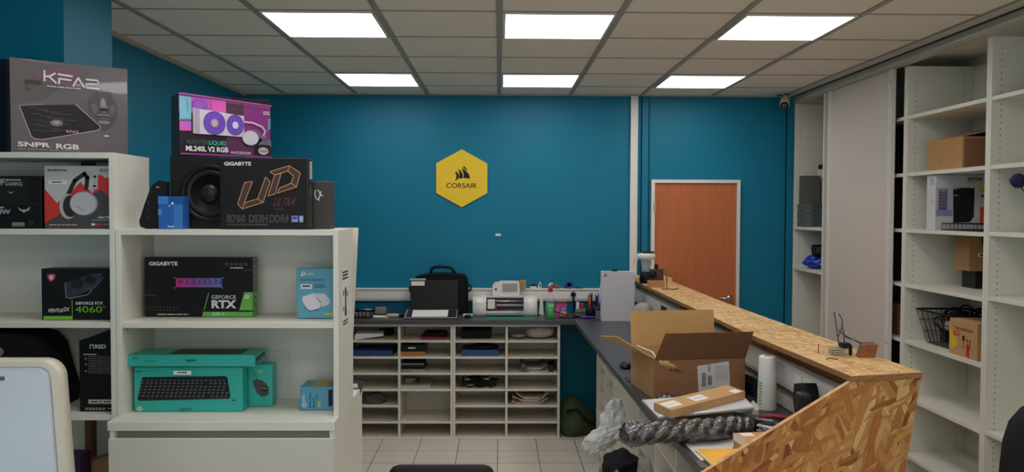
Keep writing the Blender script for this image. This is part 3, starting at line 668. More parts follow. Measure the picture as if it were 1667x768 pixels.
b = MB(tl); b.box(0, .455, 0, .14, .0, .042, .0015); O('carton', b, c)
p = Print(.455, .042, (98, 78, 1318, 185)); p.text('logitech', 655, 112, 756, 145, kd, .02); p.line([(250, 132), (300, 134)], 4, kd); p.line([(318, 132), (364, 134)], 4, kd); p.bars(145, 96, 200, 120, 3, kd, .4); p.bars(165, 134, 182, 145, 2, kd, .4); p.build(c)
p = Print(.14, .042, (0, 0, 100, 40), M=Tr(.455, 0, 0) @ Matrix(((0, -1, 0, 0), (1, 0, 0, 0), (0, 0, 1, 0), (0, 0, 0, 1)))); p.poly([(12, 14), (90, 6), (90, 22), (12, 34)], K_); p.line([(15, 28), (88, 16)], 2, W_); p.build(c, 'printed_side')
O('window_film', MB(BLACK).box(.14, .40, .02, .12, .042, .0428), c)
c = carton('mouse_box', 'turquoise keyboard and mouse box in clear wrap behind the keyboard boxes', -1.0, 3.04, 1.066, .157, .06, .158, 0, tl)
p = Print(.157, .158, (1070, 205, 1475, 600))
p.poly([(1185, 330), (1225, 490), (1220, 515), (1170, 520), (1150, 340)], kb)
p.poly([(1288, 350), (1330, 343), (1372, 352), (1420, 385), (1442, 430), (1440, 478), (1405, 508), (1365, 505), (1325, 470), (1295, 400)], ink((70, 66, 66))); p.disc(1400, 435, 26, 30, ink((52, 48, 48))); p.line([(1332, 343), (1310, 300), (1290, 278)], 5, kb)
p.rect(1378, 425, 1418, 432, ink((160, 160, 160))); p.disc(1362, 268, 20, 14, ink((170, 190, 185))); p.bars(1350, 262, 1376, 272, 1, ink((190, 90, 80))); p.build(c)
fm = mat('clear_film', (205, 225, 220), .15, alpha=.16)
b = MB(fm); loft(b, [[(.06, .065, 0), (.195, .04, 0), (.21, .068, 0), (.07, .075, 0)], [(.06, .065, .15), (.19, .03, .155), (.198, .07, .185), (.07, .075, .18)], [(.08, .068, .18), (.185, .06, .188), (.196, .07, .19), (.08, .072, .19)]], False); O('plastic_wrap', b, c)
c = carton('network_switch_box', 'small light blue box with sideways lettering on the bottom display shelf', -.728, 2.985, 1.066, .128, .12, .086, 0, mat('tp_blue2', (84, 158, 184), .4))
p = Print(.128, .086, (1005, 300, 1185, 430))
p.ring(1028, 400, 11, 12, 5, W2); p.text('tp-link', 1018, 345, 1034, 386, W2, .02, rot=90); p.text('8-Port Gigabit', 1052, 330, 1066, 416, db, .02, rot=90); p.text('Switch', 1070, 362, 1082, 416, db, .02, rot=90)
p.rect(1098, 380, 1112, 414, ink((200, 180, 80))); p.bars(1086, 340, 1096, 375, 4, db); p.poly([(1148, 318), (1174, 312), (1174, 404), (1150, 410)], kb); p.line([(1150, 320), (1152, 408)], 3, ink((120, 160, 180)))
p.build(c)
b = MB(ink((205, 180, 70))).box(.045, .10, .01, .11, .0862, .0868); O('yellow_band', b, c)

# ================================================================== CORNER DESK AND PIGEONHOLES
c = T('corner_desk', 'long L-shaped dark grey worktop running along the back wall and the bar', 'desk', (.6, 6.37, .908))
pts = [(-1.95, 6.37), (.60, 6.37), (.644, 3.5), (.684, 2.70), (1.28, 2.838), (1.14, 6.895), (-1.95, 6.895)]
O('worktop', MB(DESK).prism([(x-.6, y-6.37) for x, y in pts], 'Z', 0, .032), c)
PW = WHITE2
def pigeon(name, label, loc, rz, wd, dp, ht, cols, rows, miss=(), backs=True, left=True):
    """front at local y=0, x from 0 to wd"""
    t = T(name, label, 'shelving', loc, rz, None); th = .018; b = []
    O('side_panel', MB(PW).box(0, th, 0, dp, 0, ht, .0008), t); O('side_panel', MB(PW).box(wd-th, wd, 0, dp, 0, ht, .0008), t)
    O('top_panel', MB(PW).box(th, wd-th, 0, dp, ht-th, ht, .0008), t); O('bottom_panel', MB(PW).box(th, wd-th, 0, dp, 0, .014, .0008), t)
    cw = (wd-th)/cols
    for i in range(1, cols): O('divider', MB(PW).box(i*cw, i*cw+th, 0, dp, .014, ht-th, .0008), t)
    if backs: O('back_panel', MB(PW).box(th, wd-th, dp-.006, dp-.001, .014, ht-th), t)
    pit = (ht-.004)/rows
    for i in range(cols):
        for k in range(1, rows):
            if (i, k) in miss: continue
            z = ht-.004-pit*k+.004
            O('shelf', MB(PW).box(i*cw+th, (i+1)*cw, .002, dp-.006, z-.016, z, .0006), t)
    return t
pigeon('pigeonhole_unit', 'white pigeonhole unit beside the display bookcase, with one shelf missing', (-1.205, 6.41, 0), 0, .845, .40, .905, 2, 7, miss={(1, 5)})
pigeon('pigeonhole_unit', 'white pigeonhole unit at the desk corner, right one along the back wall', (-.358, 6.41, 0), 0, .845, .40, .905, 2, 7)
# units under the run along the bar face left (-X)
pigeon('pigeonhole_unit', 'far white pigeonhole unit under the worktop along the bar', (.70, 5.77, 0), -PI/2, .85, .38, .903, 2, 7)
pigeon('pigeonhole_unit', 'near white pigeonhole unit below the braided wrap and mailer', (.70, 4.03, 0), -PI/2, .86, .38, .903, 2, 7)
t = T('cabinet', 'white closed cabinet panel with screw holes between the under-desk pigeonholes', 'cabinet', (.70, 4.91, 0), -PI/2)
O('front_panel', MB(PW).box(0, .868, 0, .018, 0, .903, .001), t); O('side_panel', MB(PW).box(0, .018, .018, .38, 0, .903), t); O('side_panel', MB(PW).box(.85, .868, .018, .38, 0, .903), t)
b = MB(HOLE)
for x, z in ((.06, .80), (.06, .74), (.5, .77), (.7, .62), (.62, .5), (.3, .6)): b.cyl((x, -.0008, z), .006, .002, 'Y', 10)
O('screw_hole', b, t)

def book(name, label, x, y, z, wd, dp, ht, m, cat, rz=0, bev=.001, group=None):
    r = MB(m); r.box(0, wd, 0, dp, 0, ht, bev); o = O(name, r); o.location = (x, y, z); o.rotation_euler = (0, 0, rz); return tag(o, label, cat, group)
ROW = lambda k: .905-.1287*k+.0005      # shelf tops
def lx(px): return (px-812)/1328*6.46
c = T('tablet_sleeve', 'white flat case in the top pigeonhole of the leftmost column', 'case', (lx(578), 6.45, ROW(1)), math.radians(6))
O('sleeve', MB(PAPER).prism([(0, 0), (.02, 0), (.225, .026), (.225, .044), (.01, .046), (0, .03)], 'Y', 0, .22), c)
book('blue_folder', 'dark blue folder in the second pigeonhole of the leftmost column', lx(576)+.0, 6.44, ROW(2), .31, .3, .042, mat('blue_folder', (28, 62, 118), .5), 'folder')
book('black_pouch', 'black pouch behind the white flat case in the top left pigeonhole', lx(610), 6.66, ROW(1), .12, .09, .05, BLACKM, 'pouch', 0, .012)
book('magenta_folder', 'magenta folder in the top pigeonhole of the second column', lx(685), 6.45, ROW(1), .20, .28, .018, mat('magenta', (130, 30, 62), .5), 'folder')
book('dark_folder', 'dark brown pouch lying on the magenta folder', lx(688), 6.50, ROW(1)+.0185, .18, .22, .022, mat('darkred', (44, 18, 22), .6), 'pouch', 0, .008)
book('orange_box', 'flat orange brown box under a black one in the second column', lx(648), 6.45, ROW(2), .215, .24, .032, mat('orange_card', (176, 118, 58), .6), 'box')
c = carton('black_box', 'black flat box with tiny white lettering on the orange brown box', lx(648), 6.455, ROW(2)+.0325, .215, .24, .055, 0, mat('black_print', (26, 25, 25), .4))
p = Print(.215, .055, (0, 0, 50, 13)); p.bars(19, 5, 32, 8, 1, W_, .8); p.build(c)
c = T('laptop', 'grey closed laptop with ports in the third pigeonhole of the second column', 'laptop', (lx(648), 6.45, ROW(3)))
O('base', MB(mat('laptop_silver', (168, 166, 160), .4, metal=.3)).box(0, .215, 0, .26, .0, .018, .003), c); O('lid', MB(mat('laptop_dark', (60, 60, 60), .4)).box(0, .215, 0.004, .26, .0185, .026, .003), c)
b = MB(BLACK)
for i in range(5): b.box(.012+i*.018, .024+i*.018, -.001, .001, .006, .012)
O('port', b, c)
c = T('black_device', 'thin black device with a pale front edge lying on the grey closed laptop', 'device', (lx(652), 6.47, ROW(3)+.027))
O('body', MB(BLACK).box(0, .19, 0, .2, 0, .045, .004), c); O('edge_strip', MB(mat('silver_strip', (165, 165, 162), .4)).box(.0, .185, -.002, 0, .028, .036), c)
book('white_binder', 'pale flat binder in the fourth pigeonhole of the second column', lx(650), 6.44, ROW(4), .25, .28, .02, mat('pale_binder', (186, 186, 182), .5), 'binder')
c = T('card_reader', 'small grey gadget with a coiled cable on the pale binder', 'gadget', (lx(667), 6.52, ROW(4)+.0205))
O('body', MB(mat('gadget_grey', (120, 118, 112), .4)).box(-.045, .045, -.03, .03, 0, .05, .012), c)
O('cable', MB(BLACK).tube([(.04+.035*math.cos(a*.5), -.01+.03*math.sin(a*.5), .012+a*.0015) for a in range(20)], .003), c)
c = T('cable_coil', 'coiled dark cable with a grey box in the fifth pigeonhole of the leftmost column', 'cable', (lx(608), 6.50, ROW(5)))
b = MB(mat('cable_grey', (82, 78, 72), .5))
for k in range(5): b.tube([(.09*math.cos(a/10*PI)*(1-.06*k), .05*math.sin(a/10*PI)*(1-.05*k), .012+.013*k+.006*math.sin(a+k)) for a in range(20)], .007, closed=True)
O('coil', b, c); O('adapter', MB(BLACK).box(-.06, .05, -.02, .06, .0, .03, .006), c)
# right unit
book('black_tray', 'black flat device in the top pigeonhole of the third column', lx(751), 6.5, ROW(1), .24, .2, .07, mat('tray_dark', (14, 14, 14), .6), 'device', 0, .004)
c = T('blue_box', 'blue lidded box with dark goods on it in the third column', 'box', (lx(752), 6.45, ROW(2)))
O('carton', MB(mat('mid_blue', (34, 78, 134), .5)).box(0, .295, 0, .24, 0, .045, .002), c)
b = MB(mat('dark_goods', (24, 26, 32), .6)).blob((.17, .1, .055), (.115, .08, .03), 4, .2, 2, 3, flat=.0455); O('goods', b, c)
c = T('cable_tangle', 'tangle of black cables in the fourth pigeonhole of the third column', 'cable', (lx(782), 6.50, ROW(4)))
rnd = random.Random(5); b = MB(BLACK)
for k in range(16):
    cx, cy, cz = rnd.uniform(-.10, .09), rnd.uniform(-.03, .06), rnd.uniform(.02, .07); rx, rz_ = rnd.uniform(.025, .06), rnd.uniform(.012, .03); ph = rnd.uniform(0, 3)
    b.tube([(cx+rx*math.cos(a/8*PI), cy+.02*math.sin(a/8*PI+ph), max(.006, cz+rz_*math.sin(a/8*PI+ph*.5))) for a in range(16)], .0045, 6, closed=True)
for sx in (-1, 1): b.tube([(sx*.085+.014*math.cos(a/6*PI), -.045, .017+.014*math.sin(a/6*PI)) for a in range(12)], .004, 6, closed=True)
O('cable_loops', b, c)
O('power_brick', MB(BLACK).box(-.03, .13, .0, .07, 0, .05, .008), c)
for q_ in ((-.12, -.08, -.03, .0, .06, .07, .003), (.03, .075, -.03, -.01, .062, .074, .003), (-.1, -.05, -.05, -.03, .02, .026, .002)): O('plug', MB(mat('grey_plug', (150, 150, 146), .5)).box(*q_), c)
c = T('parcel', 'crumpled grey envelope in the top pigeonhole at the right end', 'parcel', (lx(880), 6.50, ROW(1)+.012))
b = MB(mat('crumpled_grey', (168, 160, 150), .6, var=.12, scale=30, bump=.4))  .blob((0, 0.03, .042), (.112, .08, .055), 8, .1, 2.2, 4, flat=.0); O('wrap', b, c)
b = MB(mat('crumpled_grey2', (140, 132, 124), .7)).blob((-.17, 0.02, .014), (.06, .06, .018), 9, .3, 2.2, 3, flat=.0); O('paper_scrap', b, c)
def papers(label, x, y, z, wd, dp, n, seed, cols, tilt=0, group=None):
    rnd = random.Random(seed); zz = 0
    for i in range(n):
        h = rnd.uniform(.003, .008); b = MB(mat('sheet_%d' % cols[i % len(cols)][0], cols[i % len(cols)], .7)); dx = rnd.uniform(-.02, .02)
        nx = 8; v = []; f = []
        for k in range(nx+1):
            u = k/nx; xx = dx+wd*(u-.5); lift = tilt*max(0, abs(u-.5)-.3)*wd*(1+i*.3)
            for yy, hh in ((0, 0), (dp, 0), (dp, h), (0, h)): v.append((xx, yy, zz+hh+lift))
        for k in range(nx):
            for a, b2 in ((0, 1), (1, 2), (2, 3), (3, 0)): f.append((k*4+a, k*4+b2, k*4+4+b2, k*4+4+a))
        f += [(0, 1, 2, 3), tuple(nx*4+i2 for i2 in range(4))]
        b.add(v, f); loose('leaflet' if wd < .2 else 'magazine', b, (x, y, z), label, 'papers', group); zz += h+.0008
papers('pale leaflet in the stack in the third pigeonhole at the right end', lx(871), 6.45, ROW(3), .19, .22, 6, 2, [(190, 186, 176), (170, 160, 148), (120, 110, 104)], .3, 'leaflets in the third pigeonhole')
book('dark_booklet', 'dark booklet right of the pale leaflets', lx(886)+.03, 6.46, ROW(3), .05, .2, .05, mat('booklet', (56, 46, 44), .6), 'booklet', -.1)
papers('magazine in the stack in the fifth pigeonhole at the right end', lx(864), 6.46, ROW(5), .26, .24, 9, 4, [(196, 184, 168), (186, 172, 156), (160, 100, 70), (176, 168, 156)], .25, 'magazines in the fifth pigeonhole')
# green bag on the floor in the corner recess
c = T('green_bag', 'dark green slumped bag on the floor in the desk corner', 'bag', (.645, 6.50, 0))
O('body', MB(mat('olive_fabric', (62, 76, 46), .9, var=.15, scale=40, bump=.3)).blob((-.025, .08, .10), (.145, .15, .18), 3, .3, 1.6, 4, flat=0.0), c)
O('strap', MB(BLACKM).tube([(-.1, -.05, .20), (-.02, -.09, .23), (.06, -.10, .14), (.12, -.08, .10), (.17, -.06, .01)], .012), c)

# ================================================================== ON THE BACK RUN OF THE DESK
DZ = .9405
c = T('laptop_bag', 'black laptop briefcase with a raised handle standing behind the open laptop', 'bag', (-.475, 6.72, DZ))
b = MB(BLACKM); b.prism([(-.235, .01), (-.215, 0), (.20, 0), (.222, .02), (.222, .26), (.212, .31), (.18, .335), (.06, .345), (-.10, .34), (-.20, .32), (-.235, .28)], 'Y', 0, .09, smooth=False); O('body', b, c)
O('handle', MB(mat('handle_black', (16, 16, 17), .5)).tube([(-.09, .045, .33), (-.082, .04, .375), (-.055, .04, .392), (.0, .04, .395), (.065, .04, .39), (.095, .04, .37), (.115, .045, .33)], .0125, 10), c)
O('strap_ring', MB(BLACK).tube([(.225, .03, .25), (.245, .03, .235), (.245, .03, .205), (.225, .03, .19)], .008), c); O('strap_ring', MB(BLACK).tube([(-.235, .03, .24), (-.262, .03, .22), (-.255, .03, .19), (-.235, .03, .17)], .008), c)
O('piping', MB(BLACK).tube([(-.22, -.002, .01), (-.225, -.002, .28), (-.19, -.002, .31), (-.09, -.002, .33), (.06, -.002, .335), (.175, -.002, .325), (.205, -.002, .30), (.215, -.002, .02)], .004), c)
c = T('open_laptop', 'open black laptop with a white sticker on its screen and a paper on the keys', 'laptop', (-.535, 6.475, DZ+.0045))
LT = Rx(.20)
O('base', MB(mat('laptop_edge', (150, 150, 148), .35, metal=.4)).box(-.215, .205, -.03, .18, .006, .014, .003, M=LT), c); O('underside', MB(BLACK).box(-.205, .195, -.02, .17, .0, .0055, M=LT), c)
O('foot', MB(BLACK).box(-.19, .19, .15, .165, .0, .03, .001), c)
O('keyboard_deck', MB(mat('deck_dark', (40, 40, 42), .4)).box(-.20, .195, -.02, .165, .0142, .0155, M=LT), c)
sc = O('screen', MB(mat('screen_black', (40, 40, 40), .3)).box(-.185, .205, .182, .19, .05, .285, .002), c)
O('sticker', MB(PAPER).box(-.178, -.07, .1800, .1816, .242, .277), c); O('sticker', MB(mat('mint_label', (170, 190, 176), .5)).box(-.19, -.06, .181, .192, .2855, .300), c)
O('paper', MB(PAPER).box(-.155, .13, -.015, .15, .016, .0175, M=LT @ Rz(.02)), c)
book('computer_mouse', 'small black computer mouse right of the open laptop', -.275, 6.5, DZ, .055, .07, .022, BLACK, 'mouse', 0, .009)
book('note_paper', 'small white note behind the computer mouse', -.29, 6.62, DZ, .11, .08, .012, PAPER, 'paper', 0, .002)
# braided item, white paper, drill-like grey head, crumpled tissue
c = T('braided_hose', 'dark braided hose with beige flecks at the left end of the worktop', 'hose', (-1.09, 6.5, DZ))
b = MB(mat('flecked', (56, 48, 42), .6, var=.8, scale=60, bump=.5)); b.tube([(-.16, 0, .02), (-.05, .0, .023), (.04, -.005, .02), (.09, -.01, .018)], [.02, .024, .022, .012], 12); O('hose', b, c)
for k in range(7): O('fleck_ring', MB(mat('beige_fleck', (176, 150, 120), .6)).tube([( -.13+k*.03+.004*math.cos(a), .0+.0245*math.cos(a/6*PI), .022+.0245*math.sin(a/6*PI)) for a in range(12)], .0025, 5, closed=True), c)
book('leaflet', 'white leaflet beside the braided hose', -1.07, 6.56, DZ, .18, .1, .004, PAPER, 'paper', -.2)
c = T('hammer', 'dark blue handled tool with a grey head lying at the left end', 'tool', (-1.02, 6.74, DZ))
O('head', MB(mat('stone_grey', (120, 116, 108), .7, var=.1, scale=20)).box(-.0, .095, -.04, .03, .0, .062, .014), c)
O('handle', MB(mat('navy_handle', (30, 44, 70), .5)).tube([(0, 0, .035), (-.18, .0, .035)], .014), c); O('rod', MB(CHROME).tube([(-.02, -.015, .042), (-.14, -.015, .042)], .005), c)
c = T('crumpled_tissue', 'crumpled beige paper with a small black knob left of the laptop', 'tissue', (-.83, 6.58, DZ))
O('tissue', MB(mat('tissue', (196, 184, 164), .8)).blob((-.02, 0, .012), (.06, .03, .014), 2, .4, 3, 3, flat=0), c); O('knob', MB(BLACK).blob((.05, -.01, .012), (.03, .016, .013), 6, .3, 2, 3, flat=0), c)
# vinyl cutter
c = T('vinyl_cutter', 'white desktop vinyl cutter with rounded end caps', 'printer', (.06, 6.62, DZ))
for x0, x1 in ((-.27, -.16), (.145, .255)):
    b = MB(PLASW); pr = [(0, .0), (-.015, .03), (-.01, .10), (.02, .148), (.06, .158), (.17, .158), (.2, .13), (.2, 0)]
    b.prism([(y, z) for y, z in pr], 'X', x0, x1, smooth=True); O('end_cap', b, c)
O('rear_housing', MB(mat('cutter_grey', (205, 202, 194), .4)).box(-.16, .145, .08, .2, .02, .158, .004), c)
O('front_tray', MB(mat('tray_silver', (198, 198, 200), .3)).prism([(-.02, .012), (-.03, .035), (-.01, .042), (.08, .03), (.08, .012)], 'X', -.16, .145), c)
O('slot', MB(mat('slot_dark', (60, 58, 60), .5)).box(-.16, .145, .07, .0795, .042, .145), c)
O('rail', MB(CHROME).tube([(-.16, .055, .118), (.145, .055, .118)], .007), c); O('roller', MB(mat('roller_grey', (150, 150, 150), .4)).tube([(-.16, .045, .085), (.145, .045, .085)], .009), c)
O('carriage', MB(PLASW).box(-.150, -.09, .01, .07, .058, .132, .006), c); O('blade_holder', MB(mat('red_plastic', (150, 40, 50), .4)).box(-.088, -.075, .03, .05, .055, .10, .002), c)
O('underside', MB(BLACK).box(-.255, .24, .0, .19, 0, .012), c); O('button_panel', MB(mat('button_grey', (150, 152, 140), .4)).box(.075, .14, -.032, -.018, .028, .04, .003), c)
p = Print(.1, .06, (0, 0, 100, 60), M=Tr(-.265, -.014, .07)); p.text('Portrait', 18, 18, 78, 32, G_, 0, .2); p.build(c)
c = T('cutter_lid', 'white slanted cutter lid leaning at the right end cap', 'tray', (.345, 6.70, DZ))
O('panel', MB(PLASW).prism([(-.012, .01), (.018, .0), (.028, .006), (.018, .13), (.0, .135)], 'Y', 0, .09), c)
mo = MB(mat('cutting_mat_green', (46, 112, 92), .6)); mo.box(-.19, .20, -.075, .115, 0, .003); mo = O('cutting_mat', mo); mo.location = (.09, 6.47, DZ); tag(mo, 'green cutting mat lying in front of the vinyl cutter', 'mat')
c = T('label_printer', 'small white label printer standing on the vinyl cutter', 'printer', (.06, 6.71, DZ+.1585))
O('body', MB(PLASW).prism([(-.11, 0), (-.11, .085), (-.09, .108), (-.055, .11), (-.05, .118), (.11, .118), (.115, .02), (.112, 0)], 'Y', 0, .09), c)
O('grille', MB(mat('grille_grey', (150, 148, 142), .5)).box(-.03, .095, -.002, 0, .035, .102), c); O('button', MB(BLACK).cyl((-.082, -.003, .055), .008, .003, 'Y'), c)
b = MB(ink((176, 174, 168)))
for k in range(5): b.box(-.03, .095, -.003, -.002, .04+.013*k, .045+.013*k)
O('grille_slat', b, c)
c = carton('brown_box', 'small brown printed box beside the label printer', .178, 6.80, 1.147, .05, .05, .072, 0, CARD)
p = Print(.05, .072, (0, 0, 10, 10)); p.bars(2, 2, 8, 8, 4, ink((120, 80, 40))); p.build(c)
# small things on the trunking ledge
def small(name, label, cat, px, pz, parts):
    c = T(name, label, cat, ((px-812)/1328*6.87, 6.87, pz)); 
    for n, mb in parts: O(n, mb, c)
    return c
TZ = 1.1465
small('desk_stapler', 'small black and white stapler on the trunking ledge', 'stapler', 869, TZ, [('base', MB(PLASW).box(-.03, .025, -.02, .02, 0, .018, .003)), ('top', MB(BLACK).box(-.028, .025, -.018, .018, .0185, .032, .003))])
small('tape_holder', 'white tape holder leaning on the trunking ledge beside the stapler', 'tape holder', 878, TZ, [('body', MB(PLASW).prism([(-.012, 0), (.022, 0), (.015, .05), (.002, .052)], 'Y', -.02, .02)), ('tape', MB(BLACK).box(.004, .012, -.022, .021, .01, .04))])
small('hose_end', 'white curved hose end on the trunking ledge behind the bottle', 'hose', 897, TZ, [('hose', MB(PLASW).tube([(-.015, 0, .008), (-.01, 0, .03), (.005, 0, .04), (.018, 0, .034)], .009))])
small('small_carton', 'tiny brown and grey carton on the trunking ledge', 'box', 907, TZ, [('carton', MB(mat('mid_brown', (110, 84, 70), .6)).box(-.026, .022, -.02, .02, 0, .036, .002)), ('band', MB(G_).box(-.027, .023, -.021, .021, .018, .024))])
small('tape_roll', 'blue tape roll standing on the trunking ledge', 'tape roll', 927, TZ, [('tape', MB(mat('tape_blue', (28, 58, 160), .35)).lathe([(.018, -.016), (.03, -.016), (.03, .016), (.018, .016), (.018, -.016)], M=Tr(0, 0, .03) @ Rx(PI/2))), ('side_block', MB(mat('tape_navy', (26, 40, 120), .4)).box(-.036, -.018, -.015, .0, 0, .04, .003))])
small('flat_clip', 'flat dark clip on the trunking ledge', 'clip', 943, TZ, [('body', MB(BLACK).box(-.03, .03, -.015, .015, 0, .007, .002))])
# bottle
c = T('spray_bottle', 'clear bottle half full of green liquid with a red cap', 'bottle', (.414, 6.48, DZ))
O('liquid', MB(mat('green_liquid', (8, 148, 24), .2, coat=.3)).lathe([(0, .001), (.032, .001), (.034, .02), (.034, .12), (0, .12)]), c)
O('bottle', MB(mat('clear_plastic', (205, 228, 214), .08, alpha=.14, coat=.5)).lathe([(.0, 0), (.034, 0), (.036, .02), (.036, .135), (.03, .165), (.018, .2), (.015, .225)]), c)
O('cap', MB(mat('cap_red', (170, 40, 44), .4)).lathe([(0.016, .215), (.018, .22), (.018, .25), (.012, .262), (0, .262)]), c)
c = carton('cleaning_wipes_box', 'pink and purple printed box beside the green bottle', .468, 6.62, DZ, .088, .05, .122, 0, mat('pink_print', (190, 62, 130), .5))
p = Print(.088, .122, (0, 0, 100, 140)); p.rect(0, 0, 100, 18, ink((90, 60, 40))); p.rect(42, 50, 100, 100, ink((100, 70, 180))); p.disc(68, 108, 30, 22, ink((220, 170, 70))); p.poly([(0, 60), (30, 50), (20, 110), (0, 120)], ink((220, 110, 150))); p.bars(50, 60, 92, 80, 2, W_); p.build(c)
c = T('plug_cable', 'black cable with a plug curling on the worktop before the pink box', 'cable', (.52, 6.53, DZ))
O('cable', MB(BLACK).tube([(-.07, .03, .05), (-.02, .02, .035), (.04, 0, .02), (.02, -.02, .006), (-.04, -.03, .006), (.0, -.05, .006), (.09, -.04, .006), (.13, 0, .006), (.08, .03, .006), (.15, .04, .006)], .0045), c)
# plug in the trunking
c = T('plug', 'black power plug with its cable in the wall trunking', 'plug', (.628, 6.846, 1.10)); O('head', MB(BLACK).cyl((0, -.03, 0), .021, .03, 'Y'), c); O('cable', MB(BLACK).tube([(0, -.028, -.01), (.0, -.032, -.05), (.005, -.03, -.1), (.01, -.02, -.15)], .008), c)
c = T('usb_hub', 'grey and red gadgets by the pen cup', 'gadget', (.68, 6.66, DZ))
O('body', MB(mat('gadget_grey', (120, 118, 112), .4)).box(-.05, .04, 0, .05, 0, .055, .004), c); O('red_label', MB(mat('red_plastic', (150, 40, 50), .4)).box(-.02, .02, .01, .04, .056, .10, .003), c); O('white_card', MB(PAPER).box(-.04, -.02, .01, .04, .056, .11), c)
b = MB(BLACK)
for k in range(5): b.cyl((-.04+k*.018, -.004, .025), .006, .004, 'Y', 10)
O('port', b, c)
# pen cups
def cup(label, x, y, r, h, m, pens, seed):
    c = T('pen_cup', label, 'pen cup', (x, y, DZ)); O('cup', MB(m).lathe([(0, 0), (r, 0), (r, h), (r-.003, h), (r-.003, .004), (0, .004)]), c)
    rnd = random.Random(seed)
    cs = [(26, 60, 150), (190, 50, 45), (24, 24, 26), (220, 120, 50), (60, 110, 190), (24, 24, 26), (200, 196, 190), (40, 60, 50), (24, 24, 26)]
    for i in range(pens):
        a = rnd.uniform(0, 6.28); rr_ = rnd.uniform(0, r*.6); tx, ty = math.cos(a)*rr_, math.sin(a)*rr_; l = h+rnd.uniform(.04, .10); lean = rnd.uniform(1.1, 1.7)
        loose('pen', MB(mat('pen_%d' % (i % 9), cs[i % 9], .4)).tube([(tx*.6, ty*.6, .006), (tx*lean, ty*lean, l), (tx*lean*1.03, ty*lean*1.03, l+.008)], [.0052, .0055, .002], 8), (x, y, DZ), 'pen or marker standing in the '+('black mesh pen cup' if r > .034 else 'dark grey pen cup beside the console'), 'pen', 'pens in the '+('black mesh cup' if r > .034 else 'dark grey cup'))
    return c
cup('black mesh pen cup crowded with pens left of the console', .705+.03, 6.52, .036, .10, BLACK, 9, 1)
cup('dark pen cup holding orange and red markers beside the console', .80, 6.6, .033, .09, mat('cup_grey', (50, 50, 54), .5), 8, 4)
c = T('glue_bottle', 'white dropper bottle with a pointed tip behind the pen cups', 'bottle', (.845, 6.72, DZ)); O('body', MB(mat('milky_plastic', (190, 200, 205), .3)).lathe([(0, 0), (.025, 0), (.025, .19), (.012, .21), (.009, .225), (.003, .262), (0, .264)]), c); O('label_band', MB(ink((150, 170, 190))).lathe([(.0255, .08), (.0255, .14)]), c)
c = T('purple_case', 'purple flat case lying before the pen cups', 'case', (.71, 6.47, DZ)); O('shell', MB(mat('violet_plastic', (70, 44, 150), .35)).box(-.055, .06, 0, .05, 0, .022, .008), c); O('clasp', MB(BLACK).box(-.03, .05, -.002, .0, .008, .014), c)
book('small_box', 'small white box with dark photo left of the console', .775, 6.52-.06, DZ, .045, .04, .06, mat('greybox', (120, 118, 120), .5), 'box')
# game console
c = T('game_console', 'tall pale grey game console side panel standing on the worktop', 'game console', (.93, 6.33, DZ))
O('side_panel', MB(mat('console_white', (206, 204, 210), .4)).prism([(-.128, .002), (.131, .0), (.131, .385), (-.112, .392), (-.128, .38)], 'Y', 0, .02), c)
O('body', MB(BLACK).box(-.11, .115, .0205, .075, .01, .375, .006), c); O('side_panel', MB(mat('console_white', (206, 204, 210), .4)).box(-.125, .13, .0755, .095, .002, .388, .006), c)
O('disc_bump', MB(BLACK).box(-.045, .0, .03, .07, .3755, .402, .004), c)
p = Print(.04, .04, (0, 0, 40, 40), M=Tr(-.118, 0, .338)); p.poly([(16, 4), (24, 7), (28, 14), (26, 18), (22, 17), (22, 30), (16, 28)], K_); p.poly([(6, 24), (14, 20), (14, 24), (8, 27), (14, 27), (14, 30), (5, 30)], K_); p.poly([(24, 22), (34, 22), (35, 26), (24, 30), (24, 27), (30, 25), (24, 25)], K_); p.build(c)

# ================================================================== OSB BAR COUNTER
c = T('bar_counter', 'raised bar counter of oriented strand board with a slanted end panel', 'counter', (1.3, 2.83, 0))
def off(pts): return [(x-1.3, y-2.83) for x, y in pts]
btp = off([(1.221, 2.79), (1.506, 2.856), (1.44, 4.3), (1.414, 5.2), (1.405, 6.86), (1.112, 6.86), (1.150, 4.6), (1.166, 3.7)])
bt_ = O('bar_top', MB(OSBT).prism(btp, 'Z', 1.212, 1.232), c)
OE = mat('osb_edge', (150, 108, 66), .8, var=.4, scale=30, stretch=(1, 1, 12), bump=.4); bt_.data.materials.append(OE)
for q_ in bt_.data.polygons:
    if abs(q_.normal.z) < .5: q_.material_index = 1
EM = Tr(1.222-1.3, 2.797-2.83, 0) @ Rz(math.atan(.225))
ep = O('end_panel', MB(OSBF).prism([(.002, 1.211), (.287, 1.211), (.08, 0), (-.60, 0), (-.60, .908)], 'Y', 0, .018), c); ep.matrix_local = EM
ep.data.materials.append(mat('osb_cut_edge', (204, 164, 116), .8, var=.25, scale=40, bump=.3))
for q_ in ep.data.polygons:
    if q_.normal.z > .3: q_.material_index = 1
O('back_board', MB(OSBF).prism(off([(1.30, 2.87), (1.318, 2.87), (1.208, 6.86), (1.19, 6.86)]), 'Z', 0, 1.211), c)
O('ledge_block', MB(OSBT).box(-.20, .10, 3.72, 4.02, 1.2325, 1.262, .001), c)
